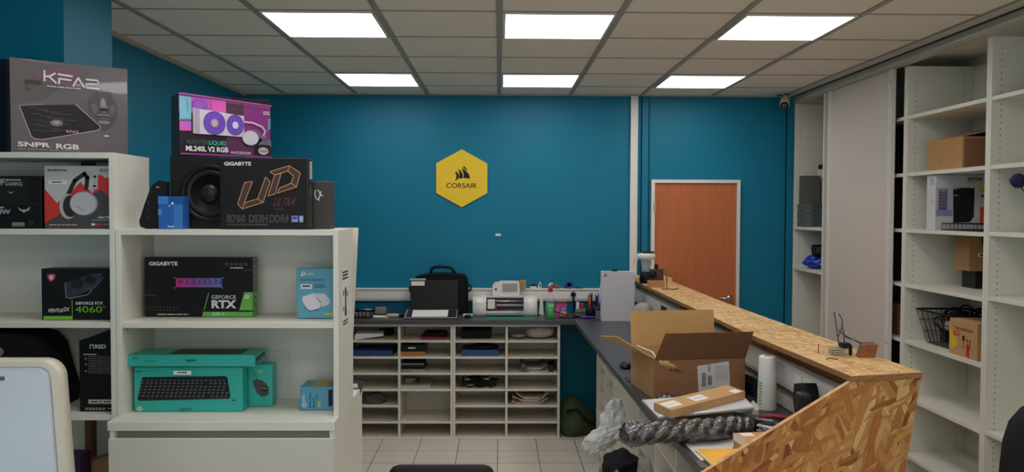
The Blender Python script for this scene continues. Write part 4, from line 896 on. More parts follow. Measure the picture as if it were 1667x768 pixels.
# trunking along the bar, skewed like the board
def barx(y): return 1.30-.0274*(y-2.85)
t = T('bar_trunking', 'white cable trunking with sockets along the inside of the bar', 'trunking', (1.3, 2.85, 1.04))
def seg(y0, y1, z0, z1, d0, d1, m): return MB(m).prism([(barx(y0)-d1-1.3, y0-2.85), (barx(y0)-d0-1.3, y0-2.85), (barx(y1)-d0-1.3, y1-2.85), (barx(y1)-d1-1.3, y1-2.85)], 'Z', z0-1.04, z1-1.04)
O('body', seg(2.86, 6.80, 1.045, 1.150, .001, .05, mat('trunk_grey_white', (206, 204, 200), .45)), t)
O('cover', seg(2.86, 6.80, 1.060, 1.135, .0505, .055, mat('trunk_grey_white', (206, 204, 200), .45)), t)
for y, m, n in ((5.72, BLACK, 'socket'), (5.64, BLACK, 'socket'), (3.10, PLASW, 'socket'), (3.18, PLASW, 'socket'), (3.27, PLASW, 'switch')):
    o = seg(y, y+.07, 1.066, 1.13, .0555, .06, m); k = O(n, o, t)
    if n == 'socket' and m is PLASW:
        O('socket_hole', MB(mat('hole_grey', (120, 118, 112), .5)).cyl((barx(y)-.063-1.3, y+.035-2.85, .058), .02, .004, 'X', 16), k)
wb = seg(2.86, 5.4, .945, 1.0, .001, .03, mat('dado_white', (200, 198, 190), .5)); wb = O('lower_rail', wb, t)
c = T('power_adapter', 'black power adapter with its cable plugged into the bar trunking', 'adapter', (barx(3.12)-.06, 3.12, 1.065))
O('body', MB(BLACK).prism([(-.05, -.035), (.0, -.06), (.04, -.05), (.06, .0), (.05, .06), (-.01, .075), (-.04, .03)], 'X', -.07, -.005, smooth=False), c)
O('second_body', MB(mat('dark_grey_plastic', (44, 48, 44), .4)).box(-.10, -.05, -.09, -.03, -.075, .05, .012), c)
O('cable', MB(mat('grey_cable', (150, 150, 148), .4)).tube([(-.08, -.06, -.07), (-.09, -.075, -.03), (-.105, -.10, -.02), (-.11, -.11, -.07), (-.10, -.08, -.088)], .005), c)
# ---- on the bar top, far end
BZ = 1.2325
c = T('glass_jar', 'glass jar with a white lid and black base at the far end of the bar', 'jar', (1.165, 6.42, BZ+.0))
O('base', MB(BLACK).lathe([(0, 0), (.05, 0), (.052, .05), (.042, .085), (.036, .09), (0, .09)]), c)
O('glass', MB(mat('jar_glass', (215, 226, 226), .08, alpha=.35, coat=.6)).lathe([(.038, .0905), (.035, .12), (.048, .185), (.05, .19)]), c)
O('lid', MB(PLASW).lathe([(.048, .188), (.072, .192), (.074, .225), (.06, .235), (0, .236)]), c)
O('handle', MB(PLASW).prism([(-.10, .13), (-.08, .14), (-.065, .20), (-.075, .222), (-.09, .20)], 'Y', -.012, .012), c)
O('lid_knob', MB(BLACK).box(-.03, .06, -.02, .02, .2365, .25, .004), c)
c = T('card_holder', 'small wooden block holding a dark brown card at the far bar end', 'holder', (1.18, 6.08, BZ))
O('block', MB(mat('pale_wood', (186, 136, 92), .6, var=.1, scale=10, stretch=(1, 8, 8))).box(-.062, .058, -.03, .03, 0, .05, .002), c)
O('card', MB(mat('brown_card', (78, 52, 42), .5)).box(-.05, .055, -.004, .004, .0505, .135), c); O('emblem', MB(BLACK).cyl((-.03, -.03, .095), .028, .012, 'Y'), c); O('pin', MB(BLACK).lathe([(0, .135), (.014, .14), (.012, .17), (0, .178)]), c)
c = T('metal_hook', 'thin bent metal hook lying before the wooden block', 'hook', (1.21, 5.93, BZ)); O('rod', MB(mat('dark_steel', (80, 76, 72), .35, metal=.8)).tube([(.02, .1, .14), (.02, .03, .14), (.02, .0, .004), (-.02, -.03, .004), (.06, -.05, .004), (.10, -.02, .004)], .0035), c)
# ---- wire sculpture near end
c = T('wire_stand', 'bent wire figure stand on a stack of small metal plates', 'stand', (1.352, 3.20, BZ))
sil = mat('bright_metal', (205, 205, 205), .2, metal=1); wr = mat('dark_wire', (78, 74, 70), .35, metal=.7)
b = MB(sil)
for k in range(4): b.box(-.034, .022+.004*(k % 2), -.03, .03, .0005+k*.008, .0055+k*.008, .001)
O('plate_stack', b, c); O('magnet', MB(BLACK).box(.0, .032, -.032, .0, .032, .052, .002), c); O('clamp', MB(BLACK).box(.028, .038, -.033, -.02, .004, .045, .001), c)
O('wire', MB(wr).tube([(0.0, 0, .035), (-.006, 0, .07), (.01, 0, .11), (.01, 0, .14), (-.004, 0, .165)], .0024), c)
O('wire', MB(wr).tube([(.022, 0, .05), (.02, 0, .09), (.008, 0, .125), (-.018, 0, .155)], .0024) if False else MB(wr).tube([(-.022, 0, .172), (-.012, 0, .11), (-.008, 0, .075)], .0022), c)
O('wire', MB(wr).tube([(-.004, 0, .10), (.03, 0, .07), (.06, 0, .06), (.1, -.01, .04)], .003), c); O('wire', MB(wr).tube([(.02, 0, .04), (.018, 0, .09), (.008, 0, .125)], .0022), c)
O('top_plate', MB(sil).box(-.042, .0, -.012, .012, .172, .177, .001), c); O('side_plate', MB(sil).prism([(.024, .078), (.032, .086), (.062, .07), (.056, .06)], 'Y', -.01, .01), c)
c = T('amber_block', 'translucent amber block with a grey slanted card at the bar end', 'block', (1.437, 3.16, BZ))
O('block', MB(mat('amber', (150, 92, 54), .15, alpha=.8, coat=.8)).prism([(-.03, 0), (.032, 0), (.044, .052), (.0, .052), (-.015, .045)], 'Y', -.018, .018), c)
O('card', MB(mat('grey_glass', (120, 118, 108), .2)).box(-.004, .05, .019, .022, .002, .055, M=Rz(.05)), c)
c = T('nail', 'single upright nail in the bar top', 'nail', (1.285, 3.24, BZ-.001)); O('shank', MB(mat('rust', (110, 70, 50), .5, metal=.5)).cyl((0, 0, 0), .0016, .036), c); O('head', MB(mat('rust', (110, 70, 50), .5, metal=.5)).cyl((0, 0, .036), .003, .0015), c)
c = T('bent_clip', 'small grey bent clip lying before the nail', 'clip', (1.29, 3.10, BZ)); O('clip', MB(wr).tube([(-.03, 0, .002), (-.01, .012, .004), (.01, -.005, .002), (.02, .01, .003)], .002), c)
# ================================================================== CLUTTER ON THE BAR SIDE RUN
# open cardboard box with flaps
ang = math.atan2(3.735-3.675, 1.147-.712)
c = T('open_cardboard_box', 'large open cardboard box with raised flaps and a shipping label', 'box', (.712, 3.69, DZ), ang)
Wb, Db, Hb = .438, .36, .185
b = MB(CARDD)
O('front_wall', MB(CARDD).box(0, Wb, 0, .004, 0, Hb), c); O('left_wall', MB(CARD).box(0, .004, .0041, Db, 0, Hb), c)  # front wall and front flap get darker browns: shade put into the colour
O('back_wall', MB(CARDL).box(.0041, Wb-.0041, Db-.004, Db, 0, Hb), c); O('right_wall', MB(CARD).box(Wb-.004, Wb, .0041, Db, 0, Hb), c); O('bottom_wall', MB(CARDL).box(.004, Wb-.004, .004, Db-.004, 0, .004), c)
def flap(n, p4, m, th=.004):
    a, b_, d, e = [Vector(q) for q in p4]; nn = (b_-a).cross(e-a).normalized()*th
    mb = MB(m); mb.add([a, b_, d, e, a+nn, b_+nn, d+nn, e+nn], [(0, 1, 2, 3), (7, 6, 5, 4), (0, 4, 5, 1), (1, 5, 6, 2), (2, 6, 7, 3), (3, 7, 4, 0)]); return O(n, mb, c)
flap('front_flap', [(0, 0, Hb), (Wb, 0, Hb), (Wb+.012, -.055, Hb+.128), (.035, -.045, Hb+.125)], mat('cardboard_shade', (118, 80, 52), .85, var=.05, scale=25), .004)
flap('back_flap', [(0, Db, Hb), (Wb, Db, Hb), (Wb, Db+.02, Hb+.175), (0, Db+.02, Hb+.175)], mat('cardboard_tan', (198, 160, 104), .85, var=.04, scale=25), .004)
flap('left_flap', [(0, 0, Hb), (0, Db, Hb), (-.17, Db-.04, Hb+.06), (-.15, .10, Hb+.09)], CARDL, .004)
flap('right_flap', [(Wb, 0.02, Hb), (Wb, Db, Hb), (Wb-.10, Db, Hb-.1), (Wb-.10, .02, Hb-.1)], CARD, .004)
O('torn_edge', MB(PAPER).tube([(.0, .26, Hb+.02), (.03, .12, Hb+.012), (.01, .01, Hb+.004)], .004, 6), c)
kp = MB(mat('kraft_yellow', (186, 150, 92), .7, var=.1, scale=30)); kv = []; kf = []
for i_ in range(13):
    u = i_/12; wv = .022*math.sin(PI*min(1, u*1.15+.12))*(1+.3*math.sin(i_*2.1))
    for sgn in (-1, 0, 1): kv.append((.02+.125*u, -.004-.012*math.sin(PI*u)*(1-abs(sgn))-.004*noise.noise(Vector((u*9, sgn*3, 0))), Hb-.012-.045*u+sgn*wv*.8))
for i_ in range(12):
    for q_ in (0, 1): kf.append((i_*3+q_, i_*3+q_+1, i_*3+q_+4, i_*3+q_+3))
n_ = len(kv); kv += [(x_, -.0012, z_) for x_, y_, z_ in kv]; kf += [tuple(v_+n_ for v_ in f_) for f_ in kf]
kp.add(kv, kf, False); O('kraft_paper', kp, c)
p = Print(Wb, Hb, (378, 432, 935, 650), eps=.001)
p.poly([(638, 474), (832, 452), (842, 590), (646, 613)], ink((205, 203, 200), .5)); p.barcode(666, 512, 692, 590, K_, False); p.barcode(702, 528, 730, 582, K_, False); p.text('CXA', 703, 466, 720, 506, K_, .01, rot=-90)
p.bars(745, 476, 826, 560, 12, G_, .3); p.bars(700, 592, 830, 600, 1, G_); p.build(c, 'shipping_label')
# bubble wrap bundle behind, mailer, flat box
dw = mat('dark_film', (58, 56, 54), .22, var=.95, scale=70, bump=1.0, coat=.6, spec=.8)  # strong light and dark mottling paints glints into the film colour
def braid(name, parent, path, rad, r, turns, n=120, strands=3):
    P_ = [Vector(q) for q in path]; L_ = len(P_)-1
    for s_ in range(strands):
        pts = []; rs = []
        for i in range(n+1):
            u = i/n*L_; k = min(int(u), L_-1); f = u-k
            q = P_[k].lerp(P_[k+1], f); d = (P_[k+1]-P_[k]).normalized(); sd = d.cross(Vector((0, 0, 1))).normalized(); up = sd.cross(d)
            a = 2*PI*turns*i/n+2*PI*s_/strands
            pts.append(q+sd*math.cos(a)*rad+up*math.sin(a)*rad*.7); rs.append(r*(1+.28*noise.noise(q*60+Vector((s_*9, 0, 0)))))
        O(name, MB(dw).tube(pts, rs, 10), parent)
c = T('braided_bubble_wrap', 'long twisted roll of dark glossy bubble wrap hanging over the worktop edge', 'bubble wrap', (.68, 3.0, DZ))
braid('strand', c, [(-.21, -.06, .045), (-.1, -.055, .052), (.0, -.03, .055), (.1, -.01, .053), (.2, .05, .045), (.27, .10, .035)], .022, .026, 3.2)
for k in range(5): O('loose_fold', MB(dw).blob((-.20+.015*(k % 3), -.05+.012*k, .05-.02*(k % 2)), (.03, .025, .03), k, .5, 3, 3), c)
c = T('dark_wrap_heap', 'heap of dark glossy wrap between the open box and the flat brown box', 'bubble wrap', (.79, 3.5, DZ))
for k in range(7): O('fold', MB(dw).blob((-.07+.024*k, .01*math.sin(k*2), .034), (.034, .045, .03), k+20, .45, 3, 3, flat=.0), c)
O('white_card', MB(PAPER).box(-.10, -.03, -.05, .0, .03, .032, M=Rz(.2)), c)
c = T('padded_mailer', 'flat white padded mailer lying under the flat brown box', 'mailer', (.585, 3.12, DZ+.088))
b = MB(mat('mailer_white', (206, 206, 206), .35)); b.prism([(0, .14), (.013, -.115), (.41, .02), (.43, .27)], 'Z', 0, .012); O('envelope', b, c)
O('sealed_edge', MB(mat('mailer_edge', (228, 228, 228), .3)).tube([(.0, .14, .008), (.014, -.113, .008), (.41, .02, .008)], .006, 8), c)
O('flap', MB(mat('mailer_film', (180, 176, 168), .25, var=.2, scale=30)).prism([(.405, .025), (.43, .13), (.46, .19), (.455, .10), (.43, .02)], 'Z', -.02, -.002), c)
fz = DZ+.102
c = T('flat_box', 'long flat brown cardboard box with two white labels', 'box', (.592, 3.075, fz), 0)
A_ = Vector((.592, 3.075)); B_ = Vector((.632, 2.955)); C_ = Vector((1.0, 3.27)); D_ = C_+(A_-B_)
b = MB(mat('cardboard_flat', (190, 148, 98), .8, var=.04, scale=25)); b.prism([(0, 0), tuple(B_-A_), tuple(C_-A_), tuple(D_-A_)], 'Z', 0, .03); O('carton', b, c)
def onbox(u0, u1, v0, v1, n='label'):
    e = (C_-B_); f = (A_-B_); o = B_-A_
    q = [tuple(o+e*u+f*v_) for u, v_ in ((u0, v0), (u1, v0), (u1, v1), (u0, v1))]
    k = O(n, MB(PAPER).prism(q, 'Z', .0302, .0308), c); q2 = [tuple(o+e*u+f*v_) for u, v_ in ((u0+.03, v0+.25), (u1-.03, v0+.25), (u1-.03, v1-.3), (u0+.03, v1-.3))]
    O('print', MB(G_).prism(q2, 'Z', .031, .0314), k)
onbox(.02, .20, .22, .78); onbox(.36, .54, .2, .72)
k = O('small_label', MB(PAPER).prism([tuple(B_-A_+(C_-B_)*u+(A_-B_)*v_) for u, v_ in ((.86, .05), (.96, .05), (.96, .4), (.86, .4))], 'Z', .0302, .0308), c)
ph = O('black_book', MB(mat('black_print2', (24, 24, 24), .4)).box(-.1, .12, -.045, .045, 0, .035, .002)); ph.location = (.90, 3.20, DZ+.0); tag(ph, 'black slab under the right end of the padded mailer', 'box')
so = O('support_box', MB(CARDD).box(-.10, .1, -.06, .07, 0, .05, .002)); so.location = (.80, 3.19, DZ+.036); tag(so, 'dark brown carton hidden beneath the padded mailer', 'box')
wp = O('white_paper', MB(PAPER).prism([(.0, .03), (.01, -.175), (.12, -.12), (.20, .06), (.21, .14), (.1, .09)], 'Z', 0, .002)); wp.location = (.69, 2.95, DZ+.0005); tag(wp, 'white sheet at the worktop edge below the twisted wrap', 'paper')
ye = T('yellow_envelope', 'bright yellow padded envelope beside the slanted panel', 'envelope', (.715, 2.875, DZ+.003)); O('envelope', MB(mat('yellow_paper', (244, 180, 36), .5)).prism([(.0, .0), (.012, -.165), (.06, -.15), (.13, -.125), (.158, .005)], 'Z', 0, .01), ye)
O('flap_edge', MB(mat('yellow_pale', (226, 196, 130), .5)).prism([(-.012, .0), (.0, .0), (.012, -.165), (.002, -.168)], 'Z', 0, .008), ye)
c = T('small_carton', 'small brown carton with a white label behind the slanted panel', 'box', (.885, 2.79, DZ+.004), math.radians(8))
O('carton', MB(CARD).box(-.015, .13, 0, .13, 0, .055, .001), c); O('label', MB(PAPER).box(.0, .045, .08, .12, .0552, .056), c); O('tape', MB(PAPER).box(-.0165, -.0155, .0, .13, .03, .055), c)
# paper towel roll
c = T('paper_towel_roll', 'white paper towel roll with green print standing on end', 'paper roll', (1.166, 3.50, DZ))
O('roll', MB(mat('tissue_white', (222, 222, 216), .85, bump=.3, scale=120)).lathe([(.012, .235), (.012, .0), (.039, .0), (.041, .01), (.036, .228), (.033, .235), (.012, .235)], seg=32), c)
b = MB(ink((120, 180, 100), .8))
for k in range(9): a = PI*1.16+.05*math.sin(k*1.7); b.box(-.0405, -.0395, -.008, .008, .015+k*.013, .022+k*.013, M=Rz(a-PI))
O('green_print', b, c)
# tools and parts near the panel
c = T('red_tool', 'red handled tool lying under the bar trunking', 'tool', (1.13, 3.30, DZ)); O('handle', MB(mat('red_plastic', (150, 40, 50), .4)).tube([(-.05, .02, .012), (0, .03, .016), (.06, .01, .014), (.08, -.03, .012)], .011), c); O('jaw', MB(wr).tube([(.08, -.03, .012), (.1, -.07, .012)], .008), c)
rnd = random.Random(11)
for k in range(14):
    M = Tr(rnd.uniform(-.07, .09), rnd.uniform(-.07, .09), .012+rnd.uniform(0, .02)) @ Rz(rnd.uniform(0, 3)) @ Rx(rnd.uniform(-.4, .4))
    loose('bracket', MB([sil, wr, mat('parts_white', (200, 198, 194), .4), BLACK, mat('navy_handle', (30, 44, 70), .5)][k % 5]).box(-.035, .035, -.006, .006, -.003, .003, .001, M=M), (1.085, 3.12, DZ), 'small loose bracket in the pile of metal parts beside the red tool', 'bracket', 'loose metal parts behind the slanted panel')
c = T('loose_tape', 'crumpled clear tape with dark print right of the flat brown box', 'tape', (1.0, 3.40, DZ)); O('tape', MB(mat('tape_grey', (130, 126, 118), .3, var=.5, scale=60)).blob((0, 0, .015), (.05, .03, .018), 14, .5, 3, 3, flat=0), c)
c = T('white_clip', 'small white clip lying behind the paper towel roll', 'clip', (1.08, 3.60, DZ)); O('clip', MB(PLASW).blob((0, 0, .01), (.014, .01, .01), 4, .4, 3, 2, flat=0), c)
c = T('cable_roll', 'black cable roll lying between open box and bar', 'cable', (1.195, 3.85, DZ)); b = MB(BLACK)
for k in range(5): b.tube([(.03*math.cos(a/10*PI), .12*math.sin(a/10*PI), .012+.012*k) for a in range(20)], .008, closed=True)
O('coil', b, c)
# grey hooded cover and cable behind console
c = T('grey_dome', 'grey dome shaped cover beside the console', 'cover', (1.06, 5.95, DZ)); O('cover', MB(mat('dome_grey', (150, 148, 142), .7, var=.1, scale=20)).blob((0, 0, .07), (.085, .1, .12), 2, .12, 1.5, 4, flat=0), c)
c = T('curled_cable', 'black curled cable with a white band under the bar', 'cable', (1.10, 5.35, DZ)); O('loop', MB(BLACK).tube([(.05*math.cos(a/10*PI), .02*math.sin(a/5*PI), .07+.05*math.sin(a/10*PI)) for a in range(20)], .007, closed=True), c); O('band', MB(PAPER).tube([(-.03, 0, .115), (.0, 0, .128), (.03, 0, .118)], .009), c); O('foot', MB(BLACK).box(-.03, .03, -.03, .03, 0, .02, .004), c)
c = T('small_black_cable', 'short black cable end left of the open box', 'cable', (.70, 4.45, DZ)); O('cable', MB(BLACK).blob((0, 0, .012), (.03, .05, .014), 7, .4, 2, 3, flat=0), c)
k = O('wooden_strip', MB(mat('dark_wood', (84, 60, 44), .6)).box(-.01, .01, -.5, .5, 0, .02)); k.location = (1.19, 5.3, DZ); tag(k, 'dark wooden strip lying against the bar board', 'strip')
k = O('tablet', MB(mat('tablet_grey', (46, 52, 52), .3)).box(-.05, .01, -.05, .05, 0, .006, .001)); k.location = (.70, 4.12, DZ); tag(k, 'small dark tablet at the worktop edge left of the open box', 'tablet')
# plastic bag hanging off the edge
pb = mat('milky_bag', (214, 216, 212), .3, alpha=.84)
c = T('plastic_bag', 'crumpled milky plastic bag hanging from the worktop edge', 'plastic bag', (.575, 4.15, .70))
def drape(mb, outline, y, th, seed, amp, n=18):
    """closed crumpled pouch from an outline (x,z)"""
    cx = sum(p_[0] for p_ in outline)/len(outline); cz = sum(p_[1] for p_ in outline)/len(outline)
    pts = []
    m_ = len(outline)
    for i in range(n*m_):
        k = i//n; f = (i % n)/n; a = outline[k]; b2 = outline[(k+1) % m_]; pts.append((a[0]+(b2[0]-a[0])*f, a[1]+(b2[1]-a[1])*f))
    N_ = len(pts); R_ = 9; vs = []; fs = []
    for side in (-1, 1):
        for r_ in range(R_+1):
            s_ = 1-r_/R_
            for (x, z) in pts:
                xx, zz = cx+(x-cx)*s_, cz+(z-cz)*s_; nz = noise.noise(Vector((xx*14+seed, zz*14, side*3)))+.6*noise.noise(Vector((xx*36, zz*36+seed, side)))
                vs.append((xx+amp*.2*nz, y+side*th*math.sqrt(max(0, 1-s_*s_))*(.7+.5*nz)+amp*nz*(1-s_**6), zz))
    for side in (0, 1):
        o = side*(R_+1)*N_
        for r_ in range(R_):
            for i in range(N_):
                j = (i+1) % N_; fs.append((o+r_*N_+i, o+r_*N_+j, o+(r_+1)*N_+j, o+(r_+1)*N_+i))
    mb.add(vs, fs, False); return mb
b = MB(pb); b.blob((.0, 0, .0), (.055, .05, .115), 3, .38, 2.2, 4, smooth=False, M=Tr(.012, 0, .02) @ Ry(.12)); O('upper_film', b, c)
b = MB(pb); b.blob((0, 0, 0), (.105, .06, .05), 8, .42, 2.4, 4, smooth=False, M=Tr(-.035, -.02, -.055) @ Ry(-.55)); O('lower_film', b, c)
b = MB(pb); b.blob((0, 0, 0), (.06, .05, .035), 12, .42, 2.4, 4, smooth=False, M=Tr(.05, -.03, -.035) @ Ry(.1)); O('side_film', b, c)
c = T('brown_carton', 'brown carton standing on the floor before the under-desk cabinet', 'box', (.59, 3.80, 0)); O('carton', MB(CARDD).box(-.09, .09, -.15, .2, 0, .53, .003), c)
c = T('black_backpack', 'black strapped bag with a clear wrapper below the plastic bag', 'bag', (.59, 3.78, .531))
O('body', MB(BLACKM).blob((-.01, 0, .06), (.09, .12, .085), 5, .25, 1.8, 4, flat=0), c); O('strap', MB(BLACKM).tube([(-.09, -.10, .01), (-.075, -.13, .08), (-.03, -.13, .12), (.04, -.12, .13)], .012), c)
O('strap', MB(mat('grey_strap', (120, 118, 118), .6)).tube([(-.06, -.14, .10), (-.02, -.15, .05), (.04, -.14, .07), (.09, -.12, .10)], .008), c)
O('wrapper', drape(MB(fm2 := mat('hazy_film', (196, 190, 184), .25, alpha=.5)), [(.05, .16), (.10, .15), (.12, .05), (.10, -.05), (.07, -.02), (.04, .06)], -.12, .02, 12, .02), c)

# ================================================================== WALL ITEMS
c = T('hexagon_sign', 'yellow hexagonal wall sign with a black ship logo', 'sign', (-.313, 6.894, 2.072))
hexp = [(0, .243), (.215, .125), (.215, -.125), (0, -.243), (-.215, -.125), (-.215, .125)]
O('plate', MB(mat('sign_yellow', (232, 196, 20), .4)).prism(hexp, 'Y', -.006, .005), c)
p = Print(.43, .486, (88, 96, 440, 500), M=Tr(-.215, -.006, -.243)); nk = ink((24, 26, 34))
p.text('CORSAIR', 158, 332, 368, 366, nk, .01)
p.poly([(214, 318), (226, 298), (226, 270), (222, 248), (238, 262), (246, 282), (240, 300), (238, 304)], nk)
p.poly([(242, 300), (248, 280), (244, 246), (238, 232), (258, 246), (272, 272), (272, 298)], nk)
p.poly([(276, 297), (278, 272), (266, 232), (262, 222), (290, 244), (312, 268), (322, 300), (300, 298)], nk)
p.poly([(272, 222), (280, 212), (304, 242), (300, 246)], nk); p.poly([(216, 262), (226, 254), (224, 268)], nk); p.build(c, 'printed_logo')
k = O('wall_sticker', MB(PAPER).box(-.022, .022, -.002, 0, -.01, .01)); k.location = (-.005, 6.899, 1.597); tag(k, 'tiny white sticker on the teal wall below the sign', 'sticker')
c = T('security_camera', 'white bullet security camera under the ceiling at the right corner', 'camera', (2.335, 6.68, 2.70))
M = Tr(-.0, -.02, -.01) @ Vector((-.34, -.80, -.42)).to_track_quat('Z', 'Y').to_matrix().to_4x4()
O('housing', MB(PLASW).lathe([(.0, -.09), (.034, -.088), (.038, -.07), (.038, .06), (.036, .075), (.0, .074)], M=M), c)
O('front_glass', MB(BLACK).lathe([(.034, .0745), (.034, .078), (0, .078)], M=M), c); O('lens_ring', MB(ink((160, 130, 90))).lathe([(.012, .079), (.018, .079), (.018, .081), (.012, .081)], M=M), c); O('lens', MB(mat('lens_glass', (20, 22, 30), .05)).lathe([(.011, .079), (.008, .083), (0, .085)], M=M), c)
O('bracket', MB(PLASW).tube([(-.01, .0, .01), (.03, .05, .04), (.05, .10, .055)], .012), c); O('mount_plate', MB(PLASW).cyl((.05, .10, .05), .035, .014), c)
O('cable', MB(BLACK).tube([(-.01, .0, .03), (.0, .05, .06), (-.02, .12, .07), (.02, .17, .07)], .004), c)

# ================================================================== BUILT-IN SHELVING, RIGHT
FX, BX = 2.545, 2.955
LV = (2.40, 2.045, 1.695, 1.352, 1.0, .65, .29)
def bay(label, y0, y1, levels, fx=FX, farfx=None, group=None, ztop=2.708):
    t = T('wall_shelving', label, 'shelving', (fx, y0, 0)); th = .022
    for yy, f in ((y0, fx), (y1-th, farfx or fx)):
        sp = O('side_panel', MB(WHITE).box(f-fx, BX-fx, yy-y0, yy-y0+th, 0, ztop, .001), t)
        b = MB(HOLE); z = .12
        while z < ztop-.04:
            for xx in (f+.05-fx, BX-.06-fx):
                b.cyl((xx, yy-y0-.0004, z), .0032, .0006, 'Y', 8)
            z += .032
        b2 = O('peg_holes', b, sp); b2['kind'] = 'stuff'
    O('back_panel', MB(WHITE).box(BX-fx+.001, BX-fx+.006, 0, y1-y0, 0, ztop), t)
    for z in levels: O('shelf', MB(WHITE).box(.003, BX-fx, th+.001, y1-y0-th-.001, z-.022, z, .001), t)
    return t
bay('near white wall shelving bay at the right edge of the photo', 3.37, 4.2185, (2.40, 2.045, 1.70, 1.365, .66, .29))
bay('white wall shelving bay holding the boxes and wire basket', 4.2195, 5.085, LV)
bay('dark wall shelving bay mostly hidden behind the sliding door', 5.087, 6.215, LV)
bay('far white wall shelving bay beside the teal wall', 6.24, 6.895, (1.675, 1.335, .30), fx=2.495)
b = MB(mat('shadow_strip', (70, 66, 60), .8)).box(BX-.018, BX-.012, 5.057, 5.062, 2.42, 2.70)
# sliding door
sd = T('sliding_door', 'tall white sliding panel door in front of the wall shelving', 'sliding door', (2.50, 5.185, .01))
O('panel', MB(DOORW).box(.006, .018, .045, .965, 0, 2.70), sd); fm3 = mat('door_stile', (222, 220, 210), .35)
for y0, y1 in ((0, .045), (.965, 1.01)):
    s_ = O('stile', MB(fm3).box(0, .03, y0, y1, 0, 2.705, .002), sd); O('stile_rib', MB(fm3).box(-.006, .0, y0+.012, y0+.02, 0, 2.70, .001), s_)
O('rear_stile', MB(fm3).box(.031, .04, .99, 1.04, 0, 2.70, .001), sd)
O('screw', MB(HOLE).cyl((-.003, .012, 2.62), .006, .004, 'X', 10), sd); O('screw', MB(HOLE).cyl((-.003, .012, .95), .006, .004, 'X', 10), sd)
S('trim_8', MB(mat('filler_white', (196, 192, 178), .6)).box(2.495, 2.975, 6.87, 6.8995, 2.712, ZC-.001))
# items in the far bay
for k in range(5):
    c = carton('grey_carton', 'flat grey and teal carton on the far shelf, %s of five' % ['bottommost', 'second from bottom', 'middle one', 'second from top', 'topmost'][k], 2.515+.003*(k % 2), 6.70, 1.6755+k*.0375, .15, .14, .037, 0, mat('grey_teal', (92, 98, 96), .6), group='flat cartons in the far bay')
    p = Print(.17, .037, (0, 0, 100, 25)); p.rect(44, 3, 76, 22, ink((50, 88, 98))); p.bars(8, 6, 40, 18, 2, G_); p.build(c)
c = carton('grey_binder_box', 'upright plain grey box on the stack of flat cartons', 2.525, 6.70, 1.8635, .125, .13, .235, 0, mat('plain_grey', (88, 86, 80), .7))
for k in range(3):
    c = carton('black_label_box', 'black box with a white label in the far bay, %s of its stack' % ['bottommost', 'middle', 'topmost'][k], 2.672, 6.66, 1.6755+k*.0625, .13, .18, .062, 0, mat('black_print', (26, 25, 25), .4))
    p = Print(.13, .062, (0, 0, 100, 40)); p.rect(4, 6, 40, 26, W_); p.bars(8, 9, 36, 22, 2, K_); p.build(c)
c = carton('white_striped_box', 'tall white box with black stripes standing in the far bay', 2.672, 6.66, 1.864, .12, .16, .29, 0, mat('print_white', (206, 202, 204), .5))
p = Print(.12, .29, (0, 0, 60, 100)); p.rect(4, 36, 10, 66, K_); p.rect(14, 36, 22, 66, K_); p.bars(3, 8, 30, 22, 2, K_); p.build(c); O('dark_lid', MB(BLACKM).box(.0, .12, .01, .15, .2905, .33, .01), c)
c = T('black_device', 'black handheld device resting on the blue bag in the far bay', 'device', (2.545, 6.55, 1.452)); O('body', MB(BLACK).box(0, .20, 0, .05, 0, .085, .012, M=Rx(-.1)), c); O('screen', MB(mat('grey_screen', (70, 72, 72), .2)).box(.02, .12, -.003, 0.0, .018, .065), c)
c = T('blue_bag', 'bright blue plastic bag with white print on the far bay shelf', 'bag', (2.53, 6.62, 1.3355))
b = MB(mat('bag_blue', (18, 56, 172), .3)).blob((.10, .03, .055), (.12, .12, .06), 6, .25, 2, 4, flat=0); O('bag', b, c)
b = MB(W_); b.box(.05, .12, -.115, -.108, .045, .055, M=Ry(.1)); O('print', b, c)
c = carton('brown_carton', 'brown carton glimpsed behind the sliding door edge', 2.6, 5.25, 1.001, .3, .3, .20, 0, CARDD)
for k, (z, h) in enumerate(((2.0455, .28), (1.6955, .3), (1.3525, .26), (.6505, .3))):
    book('shade_block', 'black block standing in for shade in the closed bay, %s' % ['topmost', 'second from the top', 'third from the top', 'lowest'][k], 2.60, 5.3, z, .32, .45, h, BLACKM, 'case', 0, .006)  # black blocks stand in for the shade behind the sliding door
# items in the middle bay
c = T('opened_brown_box', 'brown cardboard box with a lifted lid on the upper wall shelf', 'box', (2.60, 4.55, 2.046))
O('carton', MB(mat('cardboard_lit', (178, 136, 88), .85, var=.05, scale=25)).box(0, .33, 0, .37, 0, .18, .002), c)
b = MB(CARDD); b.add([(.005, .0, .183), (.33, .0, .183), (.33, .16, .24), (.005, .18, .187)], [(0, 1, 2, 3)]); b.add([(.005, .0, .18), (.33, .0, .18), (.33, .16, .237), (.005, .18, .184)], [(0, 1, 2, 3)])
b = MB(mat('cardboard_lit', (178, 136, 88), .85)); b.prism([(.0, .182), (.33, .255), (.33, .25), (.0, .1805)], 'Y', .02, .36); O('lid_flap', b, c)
O('front_face_shade', MB(CARDD).box(.012, .33, -.002, -.0003, .0, .17), c); O('inner_shadow', MB(mat('box_inside_shade', (60, 44, 34), .9)).prism([(.02, .1815), (.33, .1815), (.33, .247)], 'Y', .05, .06), c)  # sheet on near face and wedge under lid: shade painted as darker card
c = carton('battery_backup_box', 'white box picturing a black tower unit on the wall shelf', 2.567, 4.76, 1.6957, .37, .10, .325, 0, mat('print_white2', (204, 204, 206), .45))
p = Print(.37, .325, (140, 388, 520, 720))
